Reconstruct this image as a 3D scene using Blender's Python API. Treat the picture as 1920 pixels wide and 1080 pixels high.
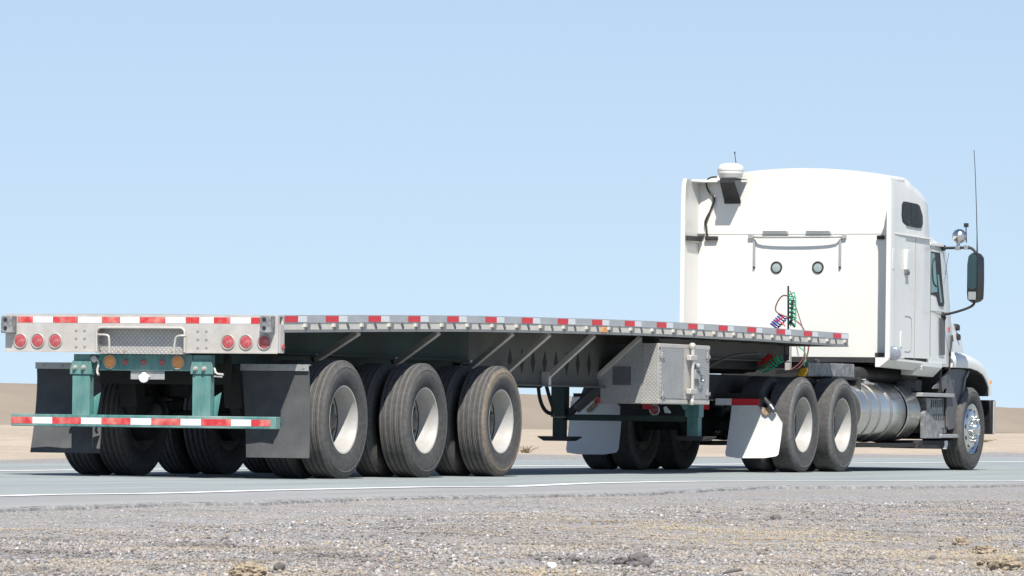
import bpy, bmesh, math, random
import numpy as np
from mathutils import Vector, Matrix, noise
random.seed(4)
for o in list(bpy.data.objects): bpy.data.objects.remove(o)
scn = bpy.context.scene
COL = scn.collection

# ---------------------------------------------------------------- camera
FPX, CX, CY, TH, HC, YH = 10054.8, 20.3226, -40.8406, 0.39279, 0.28441, 836.96
cam_d = bpy.data.cameras.new("camera"); cam = bpy.data.objects.new("camera", cam_d); COL.objects.link(cam)
cam.location = (CX, CY, HC); cam.rotation_euler = (math.pi/2, 0, TH)
cam_d.sensor_width = 36; cam_d.lens = FPX/1920*36
cam_d.shift_y = (YH-540)/1920
cam_d.clip_start = .5; cam_d.clip_end = 6000
scn.camera = cam

# ---------------------------------------------------------------- light
SUNV = Vector((.38, -.70, 1.0)).normalized()
EL = math.asin(SUNV.z); AZ = math.atan2(SUNV.x, SUNV.y)
w = bpy.data.worlds.new("World"); scn.world = w; w.use_nodes = True
wn, wl = w.node_tree.nodes, w.node_tree.links
bg = wn['Background']; sky = wn.new('ShaderNodeTexSky'); sky.sky_type = 'NISHITA'
sky.sun_disc = False; sky.sun_elevation = EL; sky.sun_rotation = AZ
sky.air_density = 1.0; sky.dust_density = 0.0; sky.ozone_density = 1.6; sky.altitude = 200
# look-up lifted so that the band near the horizon keeps the clear blue of the higher sky
wtc = wn.new('ShaderNodeTexCoord'); wmp = wn.new('ShaderNodeMapping'); wmp.inputs['Scale'].default_value = (1, 1, .5); wmp.inputs['Location'].default_value = (0, 0, .100)
wl.new(wtc.outputs['Generated'], wmp.inputs[0]); wl.new(wmp.outputs[0], sky.inputs[0])
wtn = wn.new('ShaderNodeMixRGB'); wtn.blend_type = 'MULTIPLY'; wtn.inputs[0].default_value = 1; wtn.inputs[2].default_value = (1.03, .94, .935, 1)
wl.new(sky.outputs[0], wtn.inputs[1]); wl.new(wtn.outputs[0], bg.inputs[0]); bg.inputs[1].default_value = .088
sl = bpy.data.lights.new("sun", 'SUN'); sl.energy = 4.6; sl.angle = math.radians(.53); sl.color = (1, .965, .90)
so = bpy.data.objects.new("sun", sl); COL.objects.link(so)
so.rotation_euler = SUNV.to_track_quat('Z', 'Y').to_euler()
scn.view_settings.view_transform = 'Standard'; scn.view_settings.look = 'None'
scn.view_settings.exposure = .55; scn.view_settings.gamma = 1
scn.render.engine = 'CYCLES'

# ------------------------------------------------- survey helpers
# The truck stands on a cross-fall of 1.35 %: its own frame is the world turned by K about x=1.27
K = .0135
SLOPE = K
ct, st_ = math.cos(TH), math.sin(TH)
def _w2t(x, y, z, point=True):
    if point: x -= 1.27
    x2 = math.cos(K)*x - math.sin(K)*z; z2 = math.sin(K)*x + math.cos(K)*z
    return Vector((x2 + (1.27 if point else 0), y, z2))
CAMT = _w2t(CX, CY, HC)
def ray(px, py):
    k = (px-960)/FPX; j = -(py-YH)/FPX
    return Vector((-st_+ct*k, ct+st_*k, j))
def S(px, py, x):
    """surveyed point of the truck on a plane parallel to its side -> (y, z)"""
    r = _w2t(*ray(px, py), point=False); t = (x-CAMT.x)/r.x
    p = CAMT+r*t; return p.y, p.z
def R(px, py, y):
    """surveyed point of the truck on a plane across it -> (x, z)"""
    r = _w2t(*ray(px, py), point=False); t = (y-CAMT.y)/r.y
    p = CAMT+r*t; return p.x, p.z
def G(px, py):
    """surveyed point of the road surface -> (x, y)"""
    r = ray(px, py); t = (-(CX-1.27)*SLOPE-HC)/(r.z+r.x*SLOPE)
    return CX+r.x*t, CY+r.y*t

# ---------------------------------------------------------------- materials
MATS = {}
def nmat(name, col, rough=.6, metal=0.0, var=.12, scale=6.0, bump=0.0, bscale=60.0, streak=None,
         spec=.5, dust=None, dust_amt=.4, coat=0):
    m = bpy.data.materials.new(name); m.use_nodes = True
    n, l = m.node_tree.nodes, m.node_tree.links
    b = n['Principled BSDF']; b.inputs['Roughness'].default_value = rough
    b.inputs['Metallic'].default_value = metal; b.inputs['Specular IOR Level'].default_value = spec
    b.inputs['Coat Weight'].default_value = coat
    tc = n.new('ShaderNodeTexCoord'); mp = n.new('ShaderNodeMapping'); l.new(tc.outputs['Object'], mp.inputs[0])
    if streak: mp.inputs['Scale'].default_value = streak
    nz = n.new('ShaderNodeTexNoise'); nz.inputs['Scale'].default_value = scale; nz.inputs['Detail'].default_value = 8
    nz.inputs['Roughness'].default_value = .62
    l.new(mp.outputs[0], nz.inputs[0])
    rp = n.new('ShaderNodeValToRGB'); l.new(nz.outputs[0], rp.inputs[0])
    c0 = [max(0, c*(1-var)) for c in col]; c1 = [min(1, c*(1+var)) for c in col]
    rp.color_ramp.elements[0].position = .32; rp.color_ramp.elements[0].color = (*c0, 1)
    rp.color_ramp.elements[1].position = .68; rp.color_ramp.elements[1].color = (*c1, 1)
    out = rp.outputs[0]
    if dust:
        nz2 = n.new('ShaderNodeTexNoise'); nz2.inputs['Scale'].default_value = scale*.45; nz2.inputs['Detail'].default_value = 10
        l.new(tc.outputs['Object'], nz2.inputs[0])
        r2 = n.new('ShaderNodeValToRGB'); l.new(nz2.outputs[0], r2.inputs[0])
        r2.color_ramp.elements[0].position = .42; r2.color_ramp.elements[0].color = (0, 0, 0, 1)
        r2.color_ramp.elements[1].position = .72; r2.color_ramp.elements[1].color = (dust_amt,)*3+(1,)
        mx = n.new('ShaderNodeMixRGB'); l.new(r2.outputs[0], mx.inputs[0]); l.new(out, mx.inputs[1])
        mx.inputs[2].default_value = (*dust, 1); out = mx.outputs[0]
    l.new(out, b.inputs['Base Color'])
    rr = n.new('ShaderNodeMapRange'); l.new(nz.outputs[0], rr.inputs[0])
    rr.inputs[3].default_value = max(0.02, rough-.1); rr.inputs[4].default_value = min(1, rough+.12)
    l.new(rr.outputs[0], b.inputs['Roughness'])
    if bump:
        nb = n.new('ShaderNodeTexNoise'); nb.inputs['Scale'].default_value = bscale; nb.inputs['Detail'].default_value = 6
        l.new(tc.outputs['Object'], nb.inputs[0])
        bp = n.new('ShaderNodeBump'); bp.inputs['Strength'].default_value = bump; bp.inputs['Distance'].default_value = .01
        l.new(nb.outputs[0], bp.inputs['Height']); l.new(bp.outputs[0], b.inputs['Normal'])
    MATS[name] = m; return m

M_white = nmat('white_paint', (.695, .68, .63), .35, 0, .02, 2, spec=.5, coat=.25, dust=(.56, .52, .45), dust_amt=.16)
M_whiteside = M_white
M_alu = nmat('weathered_aluminium', (.52, .485, .445), .5, .25, .08, 9, .1, 90, dust=(.40, .34, .26), dust_amt=.35)
M_rail = nmat('rail_aluminium', (.50, .50, .49), .42, .45, .10, 14, .1, 120, streak=(1, .3, 1))
M_railweb = nmat('beige_rail_web', (.60, .56, .49), .6, 0, .08, 9, .1, 90, dust=(.46, .41, .34), dust_amt=.3)
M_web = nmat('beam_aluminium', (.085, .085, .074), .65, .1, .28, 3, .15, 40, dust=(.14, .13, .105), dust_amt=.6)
M_green = nmat('faded_green_paint', (.065, .19, .175), .6, 0, .28, 5, .15, 60, streak=(5, 1, .7), dust=(.36, .40, .36), dust_amt=.55)
M_dgreen = nmat('shaded_green_paint', (.022, .05, .045), .7, 0, .3, 5, .2, 60, dust=(.05, .045, .04), dust_amt=.7)  # green paint darkened to hold the shade under the trailer
M_black = nmat('black_steel', (.022, .022, .023), .6, 0, .3, 8, .1, 60, dust=(.06, .055, .05), dust_amt=.4)
M_pitch = nmat('black_moulding', (.010, .010, .011), .4, 0, .2, 8)
M_grime = nmat('greasy_underframe', (.018, .017, .016), .8, 0, .4, 6, .3, 40)
M_rubber = nmat('mudflap_rubber', (.058, .060, .063), .8, 0, .12, 12, .25, 120, streak=(6, 1, .8), dust=(.11, .105, .10), dust_amt=.5)
M_plastic = nmat('grey_plastic', (.10, .10, .105), .6, 0, .12, 6, .15, 80, dust=(.2, .19, .17), dust_amt=.35)
M_spk = nmat('worn_grey_plate', (.17, .17, .17), .6, .1, .35, 28, .2, 90, dust=(.5, .5, .48), dust_amt=.5)
M_chrome = nmat('chrome', (.70, .69, .67), .2, 1, .03, 5)
M_steel = nmat('polished_tank_aluminium', (.62, .595, .55), .22, .9, .05, 3, dust=(.45, .40, .33), dust_amt=.35)
M_strap = nmat('tank_strap_steel', (.30, .29, .27), .4, .6, .1, 10)
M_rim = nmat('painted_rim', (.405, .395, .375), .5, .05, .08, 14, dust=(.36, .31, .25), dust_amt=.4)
M_rimin = nmat('shaded_rim_disc', (.075, .066, .055), .7, .1, .25, 14, dust=(.22, .18, .13), dust_amt=.4)  # rim colour darkened: shade inside the dish is put into it
M_redtape = nmat('red_reflective', (.52, .035, .04), .4, 0, .2, 22, dust=(.62, .27, .22), dust_amt=.8)
M_redclean = nmat('red_reflective_side', (.62, .02, .03), .35, 0, .12, 30)
M_whtape = nmat('white_reflective', (.68, .68, .67), .35, 0, .05, 30)
M_redlens = nmat('red_lens', (.40, .06, .07), .3, 0, .3, 90, .3, 150, dust=(.5, .28, .25), dust_amt=.55)
M_orlens = nmat('orange_lens', (.72, .27, .06), .3, 0, .12, 50, .3, 150, dust=(.6, .4, .2), dust_amt=.4)
M_clear = nmat('clear_lens', (.78, .80, .82), .25, 0, .05, 30)
M_bezel = nmat('grey_bezel', (.36, .33, .29), .5, .1, .1, 20)
M_wood = nmat('deck_floor', (.33, .29, .24), .8, 0, .25, 7, .2, 40, streak=(1, .1, 1))
M_glass = nmat('teal_window', (.09, .22, .21), .08, 0, .08, 3, spec=.9)
M_dglass = nmat('dark_window', (.012, .016, .016), .25, 0, .8, 14, spec=.08)
M_mirror = nmat('mirror_silver', (.09, .15, .17), .06, 1, .1, 3)
M_lampglass = nmat('lamp_glass', (.25, .26, .29), .3, .3, .25, 40)
M_port = nmat('port_glass', (.30, .36, .36), .25, 0, .2, 30, spec=.6)
M_greenhose = nmat('green_hose', (.02, .42, .22), .4, 0, .1, 20)
M_redhose = nmat('red_hose', (.75, .035, .045), .4, 0, .1, 20)
M_bluehose = nmat('blue_hose', (.05, .06, .28), .4, 0, .1, 20)
M_brownhose = nmat('maroon_hose', (.20, .07, .07), .5, 0, .15, 20)
M_yellow = nmat('yellow_plastic', (.80, .46, .03), .5, 0, .08, 20)
M_flapw = nmat('white_mudflap', (.62, .62, .61), .45, 0, .05, 4, .05, 40, dust=(.50, .44, .36), dust_amt=.25)
M_rust = nmat('rusty_bracket', (.36, .27, .18), .75, .1, .35, 25)
M_seam = nmat('dark_seam', (.30, .29, .27), .8)
M_grey = nmat('galvanised_grey', (.36, .36, .35), .5, .3, .12, 20)

def pattern_mat(name, col, freq, ang=(0, math.radians(45), 0), rough=.45, metal=.3, depth=.35, axes='XZ', thr=.35, lift=1.25, fl=1.0):
    m = bpy.data.materials.new(name); m.use_nodes = True
    n, l = m.node_tree.nodes, m.node_tree.links; b = n['Principled BSDF']
    b.inputs['Roughness'].default_value = rough; b.inputs['Metallic'].default_value = metal
    tc = n.new('ShaderNodeTexCoord'); sp = n.new('ShaderNodeSeparateXYZ'); l.new(tc.outputs['Object'], sp.inputs[0])
    def M(op, a, bb=None):
        q = n.new('ShaderNodeMath'); q.operation = op
        for i, v in enumerate((a, bb)):
            if v is None: continue
            if isinstance(v, (int, float)): q.inputs[i].default_value = v
            else: l.new(v, q.inputs[i])
        return q.outputs[0]
    a, c = sp.outputs[axes[0]], sp.outputs[axes[1]]
    u = M('MULTIPLY', M('ADD', a, c), freq); v = M('MULTIPLY', M('SUBTRACT', a, c), freq*fl)
    su = M('SINE', u); sv = M('SINE', v)
    pr = M('MULTIPLY', su, sv); pr = M('ABSOLUTE', pr); h = M('GREATER_THAN', pr, thr)
    nz = n.new('ShaderNodeTexNoise'); nz.inputs['Scale'].default_value = 8; nz.inputs['Detail'].default_value = 6; l.new(tc.outputs['Object'], nz.inputs[0])
    mx = n.new('ShaderNodeMixRGB'); l.new(h, mx.inputs[0])
    mx.inputs[1].default_value = (*[c_*.86 for c_ in col], 1); mx.inputs[2].default_value = (*[min(1, c_*lift) for c_ in col], 1)
    m2 = n.new('ShaderNodeMixRGB'); m2.blend_type = 'MULTIPLY'; m2.inputs[0].default_value = .35
    l.new(mx.outputs[0], m2.inputs[1]); l.new(nz.outputs['Fac'], m2.inputs[2]); l.new(m2.outputs[0], b.inputs['Base Color'])
    bp = n.new('ShaderNodeBump'); bp.inputs['Strength'].default_value = depth; bp.inputs['Distance'].default_value = .004
    l.new(pr, bp.inputs['Height']); l.new(bp.outputs[0], b.inputs['Normal'])
    return m
M_tread = pattern_mat('tread_plate', (.52, .495, .465), 80, axes='XZ', thr=.62, lift=1.25, depth=.35)
M_door = pattern_mat('fine_tread_door', (.40, .39, .37), 75, axes='YZ', thr=.5, lift=1.5, fl=.9)

def tyre_mat(name, mud):
    m = bpy.data.materials.new(name); m.use_nodes = True
    n, l = m.node_tree.nodes, m.node_tree.links; b = n['Principled BSDF']; b.inputs['Roughness'].default_value = .82
    b.inputs['Specular IOR Level'].default_value = .15
    tc = n.new('ShaderNodeTexCoord'); sp = n.new('ShaderNodeSeparateXYZ'); l.new(tc.outputs['Object'], sp.inputs[0])
    cb = n.new('ShaderNodeCombineXYZ'); l.new(sp.outputs[1], cb.inputs[1]); l.new(sp.outputs[2], cb.inputs[2])
    ln = n.new('ShaderNodeVectorMath'); ln.operation = 'LENGTH'; l.new(cb.outputs[0], ln.inputs[0])
    nz = n.new('ShaderNodeTexNoise'); nz.inputs['Scale'].default_value = 7; nz.inputs['Detail'].default_value = 8; l.new(tc.outputs['Object'], nz.inputs[0])
    ad = n.new('ShaderNodeMath'); ad.operation = 'MULTIPLY_ADD'; l.new(nz.outputs[0], ad.inputs[0]); ad.inputs[1].default_value = .03; l.new(ln.outputs['Value'], ad.inputs[2])
    rp = n.new('ShaderNodeValToRGB'); l.new(ad.outputs[0], rp.inputs[0])
    e = rp.color_ramp.elements; base = (.082, .080, .079, 1)
    e[0].position = .30; e[0].color = (.060, .058, .056, 1)
    e[1].position = .535; e[1].color = (.085, .082, .080, 1)
    for p, c in ((.40, base), (.455, mud), (.498, mud), (.512, (.09, .086, .082, 1))):
        q = e.new(p); q.color = c
    n2 = n.new('ShaderNodeTexNoise'); n2.inputs['Scale'].default_value = 22; n2.inputs['Detail'].default_value = 9; l.new(tc.outputs['Object'], n2.inputs[0])
    mx = n.new('ShaderNodeMixRGB'); mx.blend_type = 'MULTIPLY'; mx.inputs[0].default_value = .55; l.new(rp.outputs[0], mx.inputs[1])
    r2 = n.new('ShaderNodeMapRange'); l.new(n2.outputs[0], r2.inputs[0]); r2.inputs[1].default_value = .3; r2.inputs[2].default_value = .7; r2.inputs[3].default_value = .6; r2.inputs[4].default_value = 1.35
    l.new(r2.outputs[0], mx.inputs[2]); l.new(mx.outputs[0], b.inputs['Base Color'])
    # pale worn edges of the ribs beside each groove
    def MM(op, a, b_=None, c_=None):
        q = n.new('ShaderNodeMath'); q.operation = op
        for i, v in enumerate((a, b_, c_)):
            if v is None: continue
            if isinstance(v, (int, float)): q.inputs[i].default_value = v
            else: l.new(v, q.inputs[i])
        return q.outputs[0]
    wv = MM('ABSOLUTE', MM('SINE', MM('MULTIPLY', MM('SUBTRACT', sp.outputs[0], .037), math.pi/.05*1.0)))
    ed = MM('MULTIPLY', MM('GREATER_THAN', wv, .62), MM('LESS_THAN', wv, .93))
    ed = MM('MULTIPLY', ed, MM('GREATER_THAN', ln.outputs['Value'], .503 if name != 'drive_tyre' else 9))
    ed = MM('MULTIPLY', ed, MM('MULTIPLY', nz.outputs[0], .85))
    me_ = n.new('ShaderNodeMixRGB'); l.new(ed, me_.inputs[0]); l.new(mx.outputs[0], me_.inputs[1]); me_.inputs[2].default_value = (.23, .22, .21, 1); l.new(me_.outputs[0], b.inputs['Base Color'])
    bp = n.new('ShaderNodeBump'); bp.inputs['Strength'].default_value = .3; bp.inputs['Distance'].default_value = .004; l.new(n2.outputs[0], bp.inputs['Height']); l.new(bp.outputs[0], b.inputs['Normal'])
    return m
M_tyre = tyre_mat('dusty_tyre', (.108, .103, .098, 1))
M_tyremud = tyre_mat('mud_stained_tyre', (.20, .165, .13, 1))
M_tyredrive = tyre_mat('drive_tyre', (.14, .137, .132, 1))

# ---------------------------------------------------------------- mesh builder
class MB:
    def __init__(s): s.v = []; s.f = []; s.m = []
    def add(s, vs, fs, mi=0):
        o = len(s.v); s.v += [tuple(v) for v in vs]; s.f += [tuple(i+o for i in f) for f in fs]; s.m += [mi]*len(fs); return s
    def box(s, x0, x1, y0, y1, z0, z1, mi=0):
        x0, x1 = sorted((x0, x1)); y0, y1 = sorted((y0, y1)); z0, z1 = sorted((z0, z1))
        return s.add([(x0,y0,z0),(x1,y0,z0),(x1,y1,z0),(x0,y1,z0),(x0,y0,z1),(x1,y0,z1),(x1,y1,z1),(x0,y1,z1)],
            [(3,2,1,0),(4,5,6,7),(0,1,5,4),(1,2,6,5),(2,3,7,6),(3,0,4,7)], mi)
    def prism(s, poly, axis, a, b, mi=0):
        """poly of 2-D points in the other two axes (x:(y,z) y:(x,z) z:(x,y)), extruded from a to b"""
        def P(p, t):
            return {'x': (t, p[0], p[1]), 'y': (p[0], t, p[1]), 'z': (p[0], p[1], t)}[axis]
        n = len(poly); vs = [P(p, a) for p in poly]+[P(p, b) for p in poly]
        fs = [tuple(range(n)), tuple(range(2*n-1, n-1, -1))]+[(i, i+n, (i+1) % n+n, (i+1) % n) for i in range(n)]
        return s.add(vs, fs, mi)
    def bar(s, p, q, w, h=None, up=(0, 0, 1), mi=0):
        h = h or w; p, q = Vector(p), Vector(q); d = (q-p).normalized(); up = Vector(up)
        a = d.cross(up)
        if a.length < 1e-4: a = d.cross(Vector((1, 0, 0)))
        a.normalize(); b = a.cross(d).normalized(); a *= w/2; b *= h/2
        vs = [p-a-b, p+a-b, p+a+b, p-a+b, q-a-b, q+a-b, q+a+b, q-a+b]
        return s.add(vs, [(3,2,1,0),(4,5,6,7),(0,1,5,4),(1,2,6,5),(2,3,7,6),(3,0,4,7)], mi)
    def tube(s, pts, r, n=8, mi=0, smooth=0):
        P = [Vector(p) for p in pts]
        for _ in range(smooth):
            Q = [P[0]]
            for a, b in zip(P, P[1:]): Q += [a.lerp(b, .25), a.lerp(b, .75)]
            P = Q+[P[-1]]
        rs = r if isinstance(r, (list, tuple)) else [r]*len(P)
        vs = []; N = None
        for i, p in enumerate(P):
            t = (P[min(i+1, len(P)-1)]-P[max(i-1, 0)]).normalized()
            if N is None: N = t.orthogonal().normalized()
            N = (N-t*N.dot(t)); N = N.normalized() if N.length > 1e-5 else t.orthogonal().normalized()
            B = t.cross(N)
            for k in range(n):
                a = 2*math.pi*k/n; vs.append(p+(N*math.cos(a)+B*math.sin(a))*rs[i])
        fs = [(i*n+k, i*n+(k+1) % n, (i+1)*n+(k+1) % n, (i+1)*n+k) for i in range(len(P)-1) for k in range(n)]
        fs += [tuple(range(n))[::-1], tuple((len(P)-1)*n+k for k in range(n))]
        return s.add(vs, fs, mi)
    def cyl(s, p, q, r, r2=None, n=20, mi=0):
        return s.tube([p, q], [r, r if r2 is None else r2], n, mi)
    def lathe(s, c, axis, prof, n=32, mi=0, close=False):
        """prof = [(t along axis, radius)]"""
        c = Vector(c); A = Vector({'x': (1,0,0), 'y': (0,1,0), 'z': (0,0,1)}[axis]) if isinstance(axis, str) else Vector(axis).normalized()
        N = A.orthogonal().normalized(); B = A.cross(N); vs = []
        for t, r in prof:
            for k in range(n):
                a = 2*math.pi*k/n; vs.append(c+A*t+(N*math.cos(a)+B*math.sin(a))*max(r, 1e-4))
        m = len(prof); L = m if close else m-1
        fs = [(i*n+k, i*n+(k+1) % n, ((i+1) % m)*n+(k+1) % n, ((i+1) % m)*n+k) for i in range(L) for k in range(n)]
        return s.add(vs, fs, mi)
    def loft(s, secs, mi=0, caps=True, closed=True):
        n = len(secs[0]); vs = [p for sc in secs for p in sc]; fs = []
        for i in range(len(secs)-1):
            for k in range(n if closed else n-1):
                fs.append((i*n+k, i*n+(k+1) % n, (i+1)*n+(k+1) % n, (i+1)*n+k))
        if caps: fs += [tuple(range(n))[::-1], tuple((len(secs)-1)*n+k for k in range(n))]
        return s.add(vs, fs, mi)

LOC = {}
def build(name, mb, mats, parent=None, bevel=0, smooth=40, label=None, pivot=None, seg=2):
    mats = mats if isinstance(mats, (list, tuple)) else [mats]
    V = np.array(mb.v, dtype=float)
    if pivot is None:
        lo, hi = V.min(0), V.max(0); pivot = ((lo+hi)/2); pivot[2] = lo[2]
    pv = Vector([float(q) for q in pivot])
    me = bpy.data.meshes.new(name); me.from_pydata([tuple(Vector(v)-pv) for v in mb.v], [], mb.f)
    for m in mats: me.materials.append(m)
    me.polygons.foreach_set('material_index', mb.m); me.validate()
    bm = bmesh.new(); bm.from_mesh(me); bmesh.ops.recalc_face_normals(bm, faces=bm.faces); bm.to_mesh(me); bm.free()
    me.shade_smooth(); me.set_sharp_from_angle(angle=math.radians(smooth))
    o = bpy.data.objects.new(name, me); COL.objects.link(o)
    if parent is not None: o.parent = parent; o.location = pv-LOC[parent]
    else: o.location = pv
    LOC[o] = pv
    if bevel:
        b = o.modifiers.new('bevel', 'BEVEL'); b.width = bevel; b.segments = seg; b.limit_method = 'ANGLE'; b.angle_limit = math.radians(40)
        b.harden_normals = False
    if label: o['label'] = label
    return o
def dup(o, loc, parent):
    """copy of a part with its sub-parts"""
    c = o.copy(); COL.objects.link(c); c.parent = parent; LOC[c] = Vector(loc)
    c.location = Vector(loc)-(LOC[parent] if parent else Vector())
    for ch in o.children:
        d = ch.copy(); COL.objects.link(d); d.parent = c
    return c
def root(name, label, cat, y0):
    e = bpy.data.objects.new(name, None); COL.objects.link(e); e.empty_display_size = .5
    e['label'] = label; e['category'] = cat
    # frame on the cross-fall
    e.rotation_euler = (0, K, 0)
    e.location = (1.27-1.27*math.cos(K), y0, 1.27*math.sin(K)); LOC[e] = Vector((0, y0, 0)); return e
def tag(o, label=None, cat=None, group=None, kind=None):
    for k, v in (('label', label), ('category', cat), ('group', group), ('kind', kind)):
        if v: o[k] = v
    return o

# ================================================================ THE SETTING
def gz(x):
    if x > 26: return gz(26)
    if x > -6.6: return -(x-1.27)*SLOPE
    z0 = (7.87)*SLOPE
    if x > -20: 
        t = (-6.6-x)/13.4; return z0+(.62-z0)*(t**1.25)
    if x > -22.6: return .62+(-20-x)/2.6*.73
    return 1.35
def und(x, y):
    """small swells of the gravel verge"""
    f = max(0, min(1, (x-pl(edge_line, y))/1.0))
    if f == 0: return 0
    return f*(.006*math.sin(1.7*x+.6*y+1)+.005*math.sin(3.1*y-1.3*x)+.004*math.sin(6.3*x+2.2*y+.5)+.0035*math.sin(7.7*y+4.1*x)) + .012*f*noise.noise((x*.8, y*.8, 0))

def ground_mat():
    m = bpy.data.materials.new('sandy_ground'); m.use_nodes = True
    n, l = m.node_tree.nodes, m.node_tree.links; b = n['Principled BSDF']; b.inputs['Roughness'].default_value = .95; b.inputs['Specular IOR Level'].default_value = .1
    tc = n.new('ShaderNodeTexCoord')
    def NZ(s, d=8, sc=None):
        q = n.new('ShaderNodeTexNoise'); q.inputs['Scale'].default_value = s; q.inputs['Detail'].default_value = d; q.inputs['Roughness'].default_value = .65
        if sc:
            mp = n.new('ShaderNodeMapping'); mp.inputs['Scale'].default_value = sc; l.new(tc.outputs['Object'], mp.inputs[0]); l.new(mp.outputs[0], q.inputs[0])
        else: l.new(tc.outputs['Object'], q.inputs[0])
        return q.outputs[0]
    rp = n.new('ShaderNodeValToRGB'); l.new(NZ(1.3, 10, (1, .25, 1)), rp.inputs[0]); e = rp.color_ramp.elements
    e[0].position = .35; e[0].color = (.41, .335, .26, 1); e[1].position = .68; e[1].color = (.50, .42, .33, 1)
    r3 = n.new('ShaderNodeValToRGB'); l.new(NZ(14, 9), r3.inputs[0]); r3.color_ramp.elements[0].position = .3; r3.color_ramp.elements[0].color = (.75, .74, .73, 1); r3.color_ramp.elements[1].position = .6
    mx = n.new('ShaderNodeMixRGB'); mx.blend_type = 'MULTIPLY'; mx.inputs[0].default_value = .7; l.new(rp.outputs[0], mx.inputs[1]); l.new(r3.outputs[0], mx.inputs[2])
    l.new(mx.outputs[0], b.inputs['Base Color'])
    bp = n.new('ShaderNodeBump'); bp.inputs['Strength'].default_value = .5; bp.inputs['Distance'].default_value = .05; l.new(NZ(6, 8), bp.inputs['Height']); l.new(bp.outputs[0], b.inputs['Normal'])
    return m
def verge_mat():
    m = bpy.data.materials.new('gravel_verge'); m.use_nodes = True
    n, l = m.node_tree.nodes, m.node_tree.links; b = n['Principled BSDF']; b.inputs['Roughness'].default_value = .95; b.inputs['Specular IOR Level'].default_value = .1
    tc = n.new('ShaderNodeTexCoord')
    vo = n.new('ShaderNodeTexVoronoi'); vo.inputs['Scale'].default_value = 70; l.new(tc.outputs['Object'], vo.inputs[0])
    hs = n.new('ShaderNodeSeparateColor'); l.new(vo.outputs['Color'], hs.inputs[0])
    rp = n.new('ShaderNodeValToRGB'); l.new(hs.outputs[0], rp.inputs[0]); e = rp.color_ramp.elements
    e[0].position = 0; e[0].color = (.13, .125, .12, 1); e[1].position = 1; e[1].color = (.44, .42, .405, 1)
    q = e.new(.5); q.color = (.30, .285, .275, 1)
    nz = n.new('ShaderNodeTexNoise'); nz.inputs['Scale'].default_value = .9; nz.inputs['Detail'].default_value = 6; l.new(tc.outputs['Object'], nz.inputs[0])
    r2 = n.new('ShaderNodeValToRGB'); l.new(nz.outputs[0], r2.inputs[0]); r2.color_ramp.elements[0].position = .5; r2.color_ramp.elements[0].color = (0,0,0,1); r2.color_ramp.elements[1].position = .62
    r2.color_ramp.elements[1].color = (.55,.55,.55,1)
    mx = n.new('ShaderNodeMixRGB'); l.new(r2.outputs[0], mx.inputs[0]); l.new(rp.outputs[0], mx.inputs[1]); mx.inputs[2].default_value = (.30, .265, .22, 1)
    l.new(mx.outputs[0], b.inputs['Base Color'])
    bp = n.new('ShaderNodeBump'); bp.inputs['Strength'].default_value = .8; bp.inputs['Distance'].default_value = .008; l.new(vo.outputs['Distance'], bp.inputs['Height']); l.new(bp.outputs[0], b.inputs['Normal'])
    return m
def asphalt_mat(name, col, var, brown=.0):
    m = bpy.data.materials.new(name); m.use_nodes = True
    n, l = m.node_tree.nodes, m.node_tree.links; b = n['Principled BSDF']; b.inputs['Roughness'].default_value = .9; b.inputs['Specular IOR Level'].default_value = .25
    tc = n.new('ShaderNodeTexCoord')
    def NZ(s, d, sc):
        q = n.new('ShaderNodeTexNoise'); q.inputs['Scale'].default_value = s; q.inputs['Detail'].default_value = d; q.inputs['Roughness'].default_value = .6
        mp = n.new('ShaderNodeMapping'); mp.inputs['Scale'].default_value = sc; l.new(tc.outputs['Object'], mp.inputs[0]); l.new(mp.outputs[0], q.inputs[0]); return q.outputs[0]
    rp = n.new('ShaderNodeValToRGB'); l.new(NZ(1.6, 8, (1.2, .12, 1)), rp.inputs[0]); e = rp.color_ramp.elements
    e[0].position = .3; e[0].color = (*[c*(1-var) for c in col], 1); e[1].position = .7; e[1].color = (*[c*(1+var) for c in col], 1)
    r3 = n.new('ShaderNodeValToRGB'); l.new(NZ(55, 3, (1, 1, 1)), r3.inputs[0]); r3.color_ramp.elements[0].position = .35; r3.color_ramp.elements[0].color = (.7,.7,.7,1); r3.color_ramp.elements[1].position = .65; r3.color_ramp.elements[1].color = (1.0,1.0,1.0,1)
    mx = n.new('ShaderNodeMixRGB'); mx.blend_type = 'MULTIPLY'; mx.inputs[0].default_value = .8; l.new(rp.outputs[0], mx.inputs[1]); l.new(r3.outputs[0], mx.inputs[2]); l.new(mx.outputs[0], b.inputs['Base Color'])
    bp = n.new('ShaderNodeBump'); bp.inputs['Strength'].default_value = .4; bp.inputs['Distance'].default_value = .006; l.new(NZ(90, 4, (1,1,1)), bp.inputs['Height']); l.new(bp.outputs[0], b.inputs['Normal'])
    return m
M_ground = ground_mat(); M_verge = verge_mat()
M_asph = asphalt_mat('pale_asphalt', (.315, .34, .33), .17)
M_shold = asphalt_mat('shoulder_asphalt', (.33, .325, .312), .12)
M_edge = nmat('broken_asphalt_edge', (.25, .243, .233), .95, 0, .6, 25, .5, 60)
M_bank = nmat('bank_soil', (.27, .225, .175), .95, 0, .08, .5, .4, 5, streak=(1, .35, 3), spec=.1, dust=(.34, .275, .215), dust_amt=.35)
M_line = nmat('worn_white_line', (.80, .79, .76), .8, 0, .12, 9, .1, 60, dust=(.45, .45, .44), dust_amt=.5)

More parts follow.
